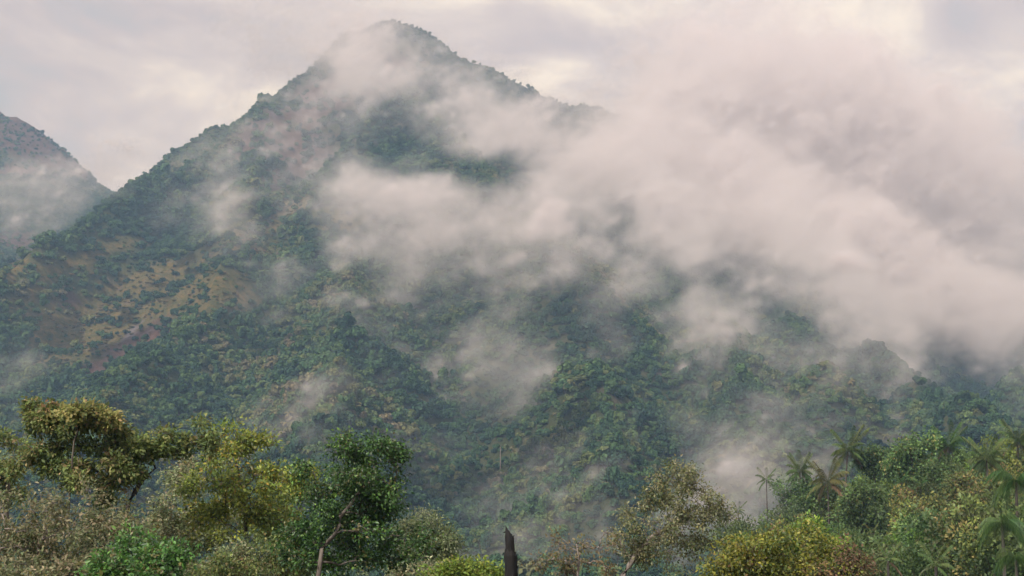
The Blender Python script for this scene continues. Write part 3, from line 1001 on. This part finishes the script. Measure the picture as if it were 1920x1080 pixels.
# bare pale trunk far on the lower slope
hit = slope_hit(938, 893)
bt = empty('bare_trunk', tuple(hit))
hb = (893 - 838) * hit[1] / F_PX
v, q = tube([(0, 0, -0.5), (0.1, 0, hb * 0.5), (0.0, 0, hb)], [0.42, 0.33, 0.22], 7)
mesh_obj('trunk', v, q, M_BARK_PALE, bt, smooth=True)
v, q = tube([(0, 0, hb * 0.8), (0.8, 0, hb * 0.93)], [0.12, 0.06], 5)
mesh_obj('branch', v, q, M_BARK_PALE, bt, smooth=True)
tag(bt, 'lone bare pale trunk rising from the forest on the lower slope', 'tree')
print('near plants', round(time.time() - T0, 1))

# ------------------------------------------------------------------ the planted rise to the right: palms, trees and scrub


def frond_mesh(name, Lf, rise, sag, mat, palette, seed, nleaf=34, leaflet=0.9, hang=0.5, wide=0.075):
    """one feather leaf along +X from the origin, arching up and sagging to the tip"""
    r = np.random.default_rng(seed)
    t = np.linspace(0, 1, 12)
    xx_ = Lf * (t - 0.12 * t ** 3)
    zz_ = Lf * (rise * t - sag * t ** 2.1)
    c = np.stack([xx_, np.zeros_like(t), zz_], 1)
    v, q = tube(c, 0.035 * (1 - 0.85 * t) * Lf / 4, 4)
    V, Q, T = [v], [q], [np.tile(np.array(palette[-1]), (len(v), 1))]
    n0 = len(v)
    for s in (-1, 1):
        for k in range(nleaf):
            f = 0.14 + 0.86 * (k + r.uniform(0, 0.6)) / nleaf
            f = min(f, 1.0)
            p = np.array([np.interp(f, t, c[:, i]) for i in range(3)])
            ll = leaflet * Lf / 4 * (0.45 + 0.9 * math.sin(math.pi * min(0.98, 0.12 + 0.80 * f))) * r.uniform(0.7, 1.15)
            d = np.array([0.55, s * 0.95, -hang * r.uniform(0.6, 1.3)])
            d /= np.linalg.norm(d)
            m_ = p + d * ll * 0.5
            d2 = d + np.array([0, 0, -0.45 * hang - 0.1]); d2 /= np.linalg.norm(d2)
            tip = m_ + d2 * ll * 0.5
            w_ = np.array([wide, 0, wide * 0.35]) * Lf / 4
            V.append(np.array([p - w_ * 0.5, p + w_ * 0.5, m_ + w_ * 0.7, m_ - w_ * 0.7, tip]))
            Q.append(np.array([[0, 1, 2, 3]]) + n0)
            Tri.setdefault(seed, []).append(np.array([[3, 2, 4]]) + n0)
            n0 += 5
            T.append(np.tile(np.array(palette[r.integers(0, len(palette))]) * r.uniform(0.8, 1.2), (5, 1)))
    o = mesh_obj(name, np.concatenate(V), [np.concatenate(Q), np.concatenate(Tri[seed])], mat, None, np.concatenate(T))
    me_ = o.data
    bpy.data.objects.remove(o)
    return me_


Tri = {}
GREEN_F = [(0.100, 0.170, 0.056), (0.140, 0.209, 0.069), (0.180, 0.230, 0.080)]
YEL_F = [(0.150, 0.165, 0.058), (0.195, 0.180, 0.068), (0.125, 0.155, 0.052)]
DRY_F = [(0.255, 0.196, 0.111), (0.204, 0.153, 0.093)]
DARKG_F = [(0.052, 0.109, 0.037), (0.076, 0.160, 0.044), (0.120, 0.220, 0.061)]
FR = {}
for nm, pal, sd in (('green', GREEN_F, 1), ('yellow', YEL_F, 2), ('dry', DRY_F, 3), ('dark', DARKG_F, 4)):
    for j, (ri, sa) in enumerate(((1.7, 0.55), (1.1, 0.70), (0.55, 0.66), (0.05, 0.62), (-0.35, 0.5))):
        FR[nm, j] = frond_mesh('frond', 4.0, ri, sa, M_FROND, pal, sd * 10 + j, hang=0.55 + 0.2 * j)
    for j, (ri, sa) in enumerate(((1.15, 1.15), (0.8, 1.25), (0.4, 1.2))):
        FR[nm, 'd%d' % j] = frond_mesh('frond', 4.0, ri, sa, M_FROND, pal, sd * 10 + 5 + j, nleaf=46, leaflet=1.1, hang=1.7, wide=0.03)


def palm(px, py, Y, crown_px, kind, label, seed, n=30, group='coconut palms on the right-hand rise', lean=0.0, drooping=False, dry=2, name='coconut_palm'):
    """palm whose crown centre shows at (px, py) with fronds about crown_px long"""
    r = np.random.default_rng(seed)
    c = at(px, py, Y)
    gz_ = float(ground(c[0] - lean, c[1]))
    h = max(c[2] - gz_, 2.0)
    root = empty(name, (c[0] - lean, c[1], gz_ - 0.2))
    t = np.linspace(0, 1, 9)
    path = np.stack([lean * t ** 1.8, 0.15 * np.sin(t * 3), (h + 0.2) * t], 1)
    s = 0.88 * crown_px * Y / F_PX / 4.0
    v, q = tube(path, (0.17 - 0.07 * t + 0.08 * np.exp(-t * 14)) * (0.8 + 0.2 * s), 8)
    mesh_obj('trunk', v, q, M_PALM_BARK, root, smooth=True)
    for k in range(n):
        f = k / n
        if drooping:
            key = (kind, 'd%d' % r.integers(0, 3))
        else:
            key = (kind, min(4, int(f * 5)))
            if k >= n - dry:
                key = ('dry', 4)
        o = bpy.data.objects.new('frond', FR[key])
        col.objects.link(o)
        o.parent = root
        o.location = tuple(path[-1] + np.array([0, 0, 0.15 * (1 - f)]))
        o.rotation_euler = (r.uniform(-0.15, 0.15), r.uniform(-0.12, 0.12), k * 2.399 + r.uniform(-0.3, 0.3))
        sc_ = s * r.uniform(0.85, 1.1)
        o.scale = (sc_, sc_, sc_)
    tag(root, label, 'palm', group)
    return root


palm(1590, 846, 205, 42, 'green', 'full green coconut palm left of the flat-topped tree on the right rise', 1, lean=0.8)
palm(1552, 905, 185, 48, 'yellow', 'yellowing coconut palm lowest of the palms on the right rise', 2, n=22, dry=4)
palm(1778, 838, 205, 44, 'dark', 'dark coconut palm rising against the right side of the big leafy tree', 3, lean=-0.6, dry=5)
palm(1850, 862, 180, 46, 'green', 'green coconut palm with upright fronds near the right edge', 4, dry=1)
palm(1908, 828, 200, 46, 'green', 'coconut palm half cut off by the right edge of the picture', 5)
palm(1500, 885, 215, 34, 'green', 'small hazy green palm at the left shoulder of the right rise', 6, dry=1)
palm(1437, 900, 250, 24, 'green', 'smallest hazy palm at the left foot of the right rise', 7, n=14, dry=0)
palm(1384, 958, 270, 18, 'green', 'tiny faint palm in the mist right of the sparse tree', 8, n=12, dry=0)
palm(1636, 1000, 120, 15, 'yellow', 'thin young yellow palm with a slender leaning stem', 9, n=10, dry=2, lean=1.2)
palm(1690, 905, 190, 20, 'dark', 'short dark palm at the left foot of the big leafy tree', 10, n=14, dry=3)
palm(1726, 910, 188, 20, 'dark', 'short dark palm below the middle of the big leafy tree', 11, n=14, dry=3)
palm(1905, 905, 95, 62, 'dark', 'bright green drooping palm at the right edge, upper of two', 12, n=30, drooping=True, name='drooping_palm', group='drooping palms at the right edge')
palm(1880, 985, 88, 62, 'dark', 'dark drooping palm at the right edge, lower of two', 13, n=30, drooping=True, name='drooping_palm', group='drooping palms at the right edge')
palm(1905, 1050, 84, 55, 'dark', 'dark drooping palm in the bottom right corner', 14, n=30, drooping=True, name='drooping_palm', group='drooping palms at the right edge')
palm(1755, 1062, 75, 42, 'green', 'low young palm with arching fronds at the bottom right', 15, n=12, dry=0)
palm(1665, 1052, 95, 34, 'green', 'low pale young palm left of the other at the bottom right', 16, n=9, dry=1)

MIDG = [((0.119, 0.200, 0.069), 4), ((0.165, 0.254, 0.081), 4), ((0.094, 0.156, 0.064), 3)]
MIDY = [((0.279, 0.307, 0.085), 4), ((0.213, 0.268, 0.085), 3), ((0.362, 0.293, 0.119), 2)]
tree('leafy_tree', 195, [(1690, 985), (1692, 935), (1700, 900)], [(1700, 850, 36, 28), (1735, 845, 34, 30), (1720, 875, 48, 28), (1690, 885, 26, 20), (1745, 880, 24, 22), (1722, 905, 40, 22)],
     420, 16, (0.42, 0.24), MIDG, 'big round dark leafy tree with thin dark trunks on the right rise', seed=71, trunk_r=0.28, spread=0.9, twig=0.02, bark=M_BARK_DARK, rmin=0.02, mat=M_MID)
tree('leafy_tree', 208, [(1640, 960), (1640, 910), (1640, 880)], [(1640, 852, 30, 14), (1655, 848, 20, 10), (1625, 862, 24, 14), (1645, 880, 30, 16)],
     220, 16, (0.42, 0.22), MIDG, 'flat-topped mid green tree between two palms on the right rise', seed=72, trunk_r=0.2, spread=0.8, twig=0.02, rmin=0.02, mat=M_MID)
tree('leafy_tree', 170, [(1815, 1020), (1815, 960), (1815, 925)], [(1800, 920, 45, 26), (1850, 915, 40, 22), (1820, 950, 60, 30), (1775, 960, 40, 26), (1870, 945, 30, 26)],
     320, 15, (0.38, 0.2), MIDY + MIDG[:1], 'yellow-green spreading tree below the upright palm on the right rise', seed=73, trunk_r=0.2, spread=0.8, twig=0.02, rmin=0.02, mat=M_MID)
tree('leafy_tree', 150, [(1710, 1060), (1710, 1010), (1712, 980)], [(1705, 975, 40, 26), (1735, 985, 36, 26), (1690, 995, 34, 24), (1760, 1000, 40, 26), (1720, 1010, 50, 26)],
     300, 15, (0.36, 0.2), LIME[1:2] + MIDG + MIDY, 'light green rounded tree below the big dark leafy tree', seed=74, trunk_r=0.18, spread=0.7, twig=0.02, rmin=0.02, mat=M_MID)
tree('leafy_tree', 180, [(1620, 1030), (1620, 975), (1620, 945)], [(1610, 930, 36, 26), (1640, 945, 34, 24), (1600, 960, 40, 24), (1640, 975, 40, 24)],
     260, 15, (0.40, 0.22), MIDG, 'dense green tree right of the yellowing palm', seed=75, trunk_r=0.2, spread=0.8, twig=0.02, rmin=0.02, mat=M_MID)
tree('leafy_tree', 205, [(1530, 1000), (1530, 930), (1530, 905)], [(1520, 910, 30, 22), (1545, 930, 34, 22), (1490, 920, 30, 22), (1465, 915, 26, 18), (1500, 950, 45, 22)],
     240, 15, (0.42, 0.24), MIDG, 'misty green tree at the left shoulder of the right rise', seed=76, trunk_r=0.2, spread=0.9, twig=0.02, rmin=0.02, mat=M_MID)
tree('leafy_tree', 200, [(1885, 980), (1885, 900), (1885, 875)], [(1880, 872, 34, 18), (1905, 880, 30, 20), (1870, 890, 24, 14)],
     160, 15, (0.42, 0.24), MIDG, 'dark green tree between the two palms nearest the right edge', seed=77, trunk_r=0.2, spread=0.9, twig=0.02, rmin=0.02, mat=M_MID)

# scrub covering the rise and the low ground behind the near trees
SCRUB = []
for j, (pal, sd) in enumerate(((MIDG, 1), (MIDY, 2), ([((0.125, 0.165, 0.068), 4), ((0.095, 0.130, 0.055), 4)], 3), (RUST[:1] + MIDY, 4), (LIME[1:2] + MIDG, 5))):
    r = np.random.default_rng(200 + sd)
    root = empty('scrub_bush', (0, 0, 0))
    nb = 9
    pos, outd, cl = [], [], []
    for b in range(nb):
        a_ = r.uniform(0, 6.28)
        c = np.array([0.75 * math.cos(a_) * r.uniform(0.2, 1), 0.75 * math.sin(a_) * r.uniform(0.2, 1), r.uniform(0.5, 1.25)])
        d = r.standard_normal((240, 3)); d /= np.linalg.norm(d, axis=1)[:, None]
        pos.append(c + d * (0.42 * r.uniform(0.3, 1, 240) ** 0.4)[:, None]); outd.append(d); cl.append(np.full(240, b))
    lo_ = leaves('crown', np.concatenate(pos), np.concatenate(outd), 0.105, 0.06, pal, M_MID, root, 300 + j, 0.15, np.concatenate(cl))
    V, Q = [], []
    n0 = 0
    for b in range(6):
        a_ = b * 1.05
        v, q = tube([(0, 0, -0.1), (0.15 * math.cos(a_), 0.15 * math.sin(a_), 0.4), (0.5 * math.cos(a_), 0.5 * math.sin(a_), 0.95)], [0.05, 0.035, 0.012], 4)
        V.append(v); Q.append(q + n0); n0 += len(v)
    st = mesh_obj('stem', np.concatenate(V), np.concatenate(Q), M_BARK, root, smooth=True)
    kids[root.name] = [lo_, st]
    SCRUB.append([root, False])
SLAB = ['dark green scrub bush among others covering the right rise', 'yellowish scrub bush among others covering the right rise',
        'grey-green scrub bush among others covering the right rise', 'brownish scrub bush among others covering the right rise',
        'fresh green scrub bush among others covering the right rise']
r = np.random.default_rng(91)
placed = 0
for k in range(4000):
    if placed >= 290:
        break
    px = r.uniform(1370, 1935)
    Y = r.uniform(85, 235)
    x = (px - 960) / F_PX * Y
    z = float(ground(x, Y))
    qx, qy = project(x, Y, z)
    if qy < 860 or qy > 1150:
        continue
    s = r.uniform(1.9, 3.9)
    j = int(r.choice(5, p=[0.40, 0.22, 0.18, 0.02, 0.18]))
    if px > 1660 and qy > 960:
        j = int(r.choice(5, p=[0.28, 0.30, 0.17, 0.03, 0.22]))
    src, used = SCRUB[j]
    if not used:
        src.location = (x, Y, z - 0.1); src.scale = (s, s, s * 1.1); src.rotation_euler = (0, 0, r.uniform(0, 6.28))
        SCRUB[j][1] = True
        o = src
    else:
        o = copy_tree(src, (x, Y, z - 0.1), r.uniform(0, 6.28), (s, s, s * r.uniform(0.85, 1.3)))
    tag(o, SLAB[j], 'bush', ['dark green', 'yellowish', 'grey-green', 'brownish', 'fresh green'][j] + ' scrub bushes on the right rise')
    placed += 1
print('right rise', placed, round(time.time() - T0, 1))
# ------------------------------------------------------------------ mist lying on the slopes
# how thick the mist lies over each part of the slope (0 clear ... 9 opaque), read off along the mountain face
MIST = '''
000000000044566553320000000000342688887220000000
000000000044567887753000000035777888888664000000
000000000004568899865500000045789999999997300000
000000000000556799985665400056999999999999863000
000000000002345588436885344568999999999999997530
000000000005555561136889976679999999999999999863
001100000023444520124689998999999999999999999998
000056423444445530010013479999999999999999999999
666540221343345694332001369999999999999999999999
566510131173235789998411278878999999999999999999
333100001263221368899999997667999999999999999999
120000000023100146689888876578898889999999999999
000000000011100135555545334667636566899999999999
000000000001232135432233344542536776667999999999
000000000002221135431125532342158666446788999999
001000000000000113222468643210246655424677788899
111100000000000111221267742100145555445665665578
332111000000000111234466531001123223354233442245
321000000000001211112354200000011222232123421123
110000000000223320003310000000011123332113321111
000000000000233200034200000120002444432111000000
000000000000000000033100122320004566543000000000
000000000000000000020000244320005787430000000000
000000000000000000000013554333005776530000000000
000000000000000000000235654330006654300000000000
000000000000000000000245543000005543000000000000
000000000000000000000245543000004433000000000000
'''.split()


def mist_bank(MN, MX, RES, near, seed):
    """density of one bank on a grid of cells: banks that touch slopes nearer (or farther) than SPLIT metres"""
    vox = (MX - MN) / (np.array(RES) - 1)
    dens = np.zeros(RES, np.float32)
    mrng = np.random.default_rng(8)
    ax = [np.linspace(MN[k], MX[k], RES[k]) for k in range(3)]
    for c_, r_, v, px, py, hit, j1_, j2_ in PUFFS:
        Yh = hit[1]
        D = float(np.clip(Yh * 0.024 * (1 + 0.16 * v), 9, 120))              # half thickness of the layer
        yc = Yh - D * ((0.6 if v < 7 else 1.0) + 0.5 * j1_) - (8 if v > 3 else 0)
        if (yc < SPLIT) != near:
            continue
        tau = -math.log(1 - v / 10.0) if v < 9 else (6.0 if c_ > 25 else 4.0)
        tau *= 0.6 if v == 1 else (0.8 if v == 2 else 1.05)
        P = at(px, py, yc)
        w = CELL * yc / F_PX                                                 # width of this stretch of the layer
        sg = np.maximum(np.array([w * 0.36, D, w * 0.36]), vox * 0.6)
        peak = tau / (math.sqrt(2 * math.pi) * D) * (w / 2) ** 2 / (2 * math.pi * sg[0] * sg[2])
        j0 = max(0, int((P[1] - 2.5 * D - MN[1]) / vox[1]))
        j1 = min(RES[1], int((P[1] + 2.5 * D - MN[1]) / vox[1]) + 2)
        for j in range(j0, j1):                                              # the bank rises with the slope behind it
            f = ax[1][j] / P[1]
            cxm, czm = P[0] * f, P[2] * f
            i0 = max(0, int((cxm - 2.6 * sg[0] - MN[0]) / vox[0])); i1 = min(RES[0], int((cxm + 2.6 * sg[0] - MN[0]) / vox[0]) + 2)
            k0 = max(0, int((czm - 2.6 * sg[2] - MN[2]) / vox[2])); k1 = min(RES[2], int((czm + 2.6 * sg[2] - MN[2]) / vox[2]) + 2)
            if i1 <= i0 or k1 <= k0:
                continue
            ex = np.exp(-0.5 * ((ax[0][i0:i1] - cxm) / sg[0]) ** 2)
            ez = np.exp(-0.5 * ((ax[2][k0:k1] - czm) / sg[2]) ** 2)
            dens[i0:i1, j, k0:k1] += (peak * math.exp(-0.5 * ((ax[1][j] - P[1]) / D) ** 2) * ex[:, None] * ez[None, :]).astype(np.float32)
    # turbulence: drag the layer about with a coarse flow, then tear it with fine noise
    vs = vox[0]
    w1 = fft_noise(RES, vox, 4.2, seed, lo=2 * vs, hi=40 * vs, drift=(0.88, 0.25, 0.40))
    w2 = fft_noise(RES, vox, 4.2, seed + 1, lo=2 * vs, hi=40 * vs, drift=(0.88, 0.25, 0.40))
    I0, I1, I2 = np.meshgrid(*[np.arange(n, dtype=np.int32) for n in RES], indexing='ij', sparse=True)
    sxi = np.clip(I0 + np.rint(w1 * 2.6).astype(np.int32), 0, RES[0] - 1)
    szi = np.clip(I2 + np.rint(w2 * 2.6).astype(np.int32), 0, RES[2] - 1)
    dens = dens[sxi, np.broadcast_to(I1, RES), szi]
    tear = np.exp(1.2 * fft_noise(RES, vox, 2.85, seed + 2, hi=26 * vs, drift=(0.88, 0.25, 0.40)) - 0.70)
    thick = np.clip(dens / 0.02, 0, 1)
    dens *= tear * (1 - 0.45 * thick) + 0.45 * thick
    return np.where(dens < 0.00035, 0, dens).astype(np.float32), vox


CELL, SPLIT = 40.0, 820.0
PUFFS = []
mrng = np.random.default_rng(8)
for r_, row in enumerate(MIST):
    for c_, ch in enumerate(row):
        if ch == '0':
            continue
        for su in (0.25, 0.75):
            for sv_ in (0.25, 0.75):
                px = (c_ + su) * CELL + mrng.uniform(-5, 5)
                py = (r_ + sv_) * CELL + mrng.uniform(-5, 5)
                hit = slope_hit(px, py)
                if hit is None or hit[1] > 2120:
                    hit = at(px, py, 2080.0 if c_ > 6 else 2150.0)
                if int(ch) >= 6:                                         # deep cloud also covers the nearest crest beside it
                    for ddx, ddy in ((-35, 0), (35, 0), (0, 35), (0, 70)):
                        h2 = slope_hit(px + ddx, py + ddy)
                        if h2 is not None and h2[1] < hit[1]:
                            hit = at(px, py, max(h2[1], 0.6 * hit[1]))
                PUFFS.append((c_, r_, int(ch), px, py, hit, mrng.uniform(), mrng.uniform()))
print('mist puffs', len(PUFFS), round(time.time() - T0, 1))

M_MIST, MNn, MLk, m_out = new_mat('mist')
pv = MNn.new('ShaderNodeVolumePrincipled')
pv.inputs['Color'].default_value = (0.885, 0.855, 0.865, 1)
pv.inputs['Density'].default_value = 1.0
pv.inputs['Anisotropy'].default_value = 0.0
MLk.new(pv.outputs[0], m_out.inputs['Volume'])


def mist_object(MN, MX, RES, near, seed, label):
    dens, vox = mist_bank(MN, MX, RES, near, seed)
    me = bpy.data.meshes.new('mist')
    me.vertices.add(dens.size)
    a = me.attributes.new('thickness', 'FLOAT', 'POINT')
    a.data.foreach_set('value', dens.ravel())
    me.materials.append(M_MIST)
    mist = bpy.data.objects.new('mist', me)
    col.objects.link(mist)
    tag(mist, label, 'mist', kind='stuff')
    g = bpy.data.node_groups.new('mist', 'GeometryNodeTree')
    g.interface.new_socket('Geometry', in_out='INPUT', socket_type='NodeSocketGeometry')
    g.interface.new_socket('Geometry', in_out='OUTPUT', socket_type='NodeSocketGeometry')
    N, L = g.nodes.new, g.links.new
    gi, go, vc = N('NodeGroupInput'), N('NodeGroupOutput'), N('GeometryNodeVolumeCube')
    vc.inputs['Min'].default_value = MN.tolist()
    vc.inputs['Max'].default_value = MX.tolist()
    for k, c in enumerate('XYZ'):
        vc.inputs['Resolution ' + c].default_value = RES[k]
    pos = N('GeometryNodeInputPosition')
    sb = N('ShaderNodeVectorMath'); sb.operation = 'SUBTRACT'; sb.inputs[1].default_value = MN.tolist()
    L(pos.outputs[0], sb.inputs[0])
    dvv = N('ShaderNodeVectorMath'); dvv.operation = 'DIVIDE'; dvv.inputs[1].default_value = vox.tolist()
    L(sb.outputs[0], dvv.inputs[0])
    ad = N('ShaderNodeVectorMath'); ad.operation = 'ADD'; ad.inputs[1].default_value = (0.5, 0.5, 0.5)
    L(dvv.outputs[0], ad.inputs[0])
    sp = N('ShaderNodeSeparateXYZ'); L(ad.outputs[0], sp.inputs[0])


    def to_int(sock):
        f = N('FunctionNodeFloatToInt'); f.rounding_mode = 'FLOOR'; L(sock, f.inputs[0])
        return f.outputs[0]


    def int_math(op, a_, b_):
        f = N('FunctionNodeIntegerMath'); f.operation = op
        for i, s in enumerate((a_, b_)):
            if isinstance(s, int):
                f.inputs[i].default_value = s
            else:
                L(s, f.inputs[i])
        return f.outputs[0]


    ixx, iyy, izz = (to_int(sp.outputs[k]) for k in range(3))
    index = int_math('ADD', int_math('MULTIPLY', int_math('ADD', int_math('MULTIPLY', ixx, RES[1]), iyy), RES[2]), izz)
    si = N('GeometryNodeSampleIndex'); si.data_type = 'FLOAT'; si.domain = 'POINT'; si.clamp = True
    na = N('GeometryNodeInputNamedAttribute'); na.data_type = 'FLOAT'; na.inputs['Name'].default_value = 'thickness'
    L(gi.outputs[0], si.inputs['Geometry']); L(na.outputs['Attribute'], si.inputs['Value']); L(index, si.inputs['Index'])
    L(si.outputs[0], vc.inputs['Density'])
    sm = N('GeometryNodeSetMaterial'); sm.inputs['Material'].default_value = M_MIST
    L(vc.outputs[0], sm.inputs[0]); L(sm.outputs[0], go.inputs[0])
    mist.modifiers.new('mist', 'NODES').node_group = g


mist_object(np.array([-900.0, 560.0, -40.0]), np.array([900.0, 2300.0, 840.0]), (429, 208, 210), False, 51,
            'pale drifting mist and low cloud hugging the upper mountain slopes')
mist_object(np.array([-330.0, 110.0, -45.0]), np.array([350.0, 900.0, 260.0]), (310, 159, 140), True, 61,
            'thin torn wisps of mist rising from the valley and the foot of the mountain')
print('mist', round(time.time() - T0, 1))

# ------------------------------------------------------------------ blue air between the camera and the mountain
M_HAZE, HN, HL, h_out = new_mat('haze')
hv = HN.new('ShaderNodeVolumePrincipled')
hv.inputs['Color'].default_value = (0.44, 0.68, 1.0, 1)
hv.inputs['Absorption Color'].default_value = (1, 1, 1, 1)
hv.inputs['Density'].default_value = 0.00018
hv.inputs['Density Attribute'].default_value = ''
HL.new(hv.outputs[0], h_out.inputs['Volume'])
x0, x1, y0, y1, z0, z1 = GX0 - 20, GX1 + 20, GY0 - 20, GY1 + 20, float(ZZ.min()) - 1, float(ZZ.max()) + 40
Vb = [(x, y, z) for x in (x0, x1) for y in (y0, y1) for z in (z0, z1)]
Fb = np.array([[0, 1, 3, 2], [4, 6, 7, 5], [0, 4, 5, 1], [2, 3, 7, 6], [0, 2, 6, 4], [1, 5, 7, 3]])
haze = mesh_obj('haze', Vb, Fb, M_HAZE)
tag(haze, 'thin bluish haze filling the air over the valley', 'haze', kind='stuff')
print('done', round(time.time() - T0, 1))
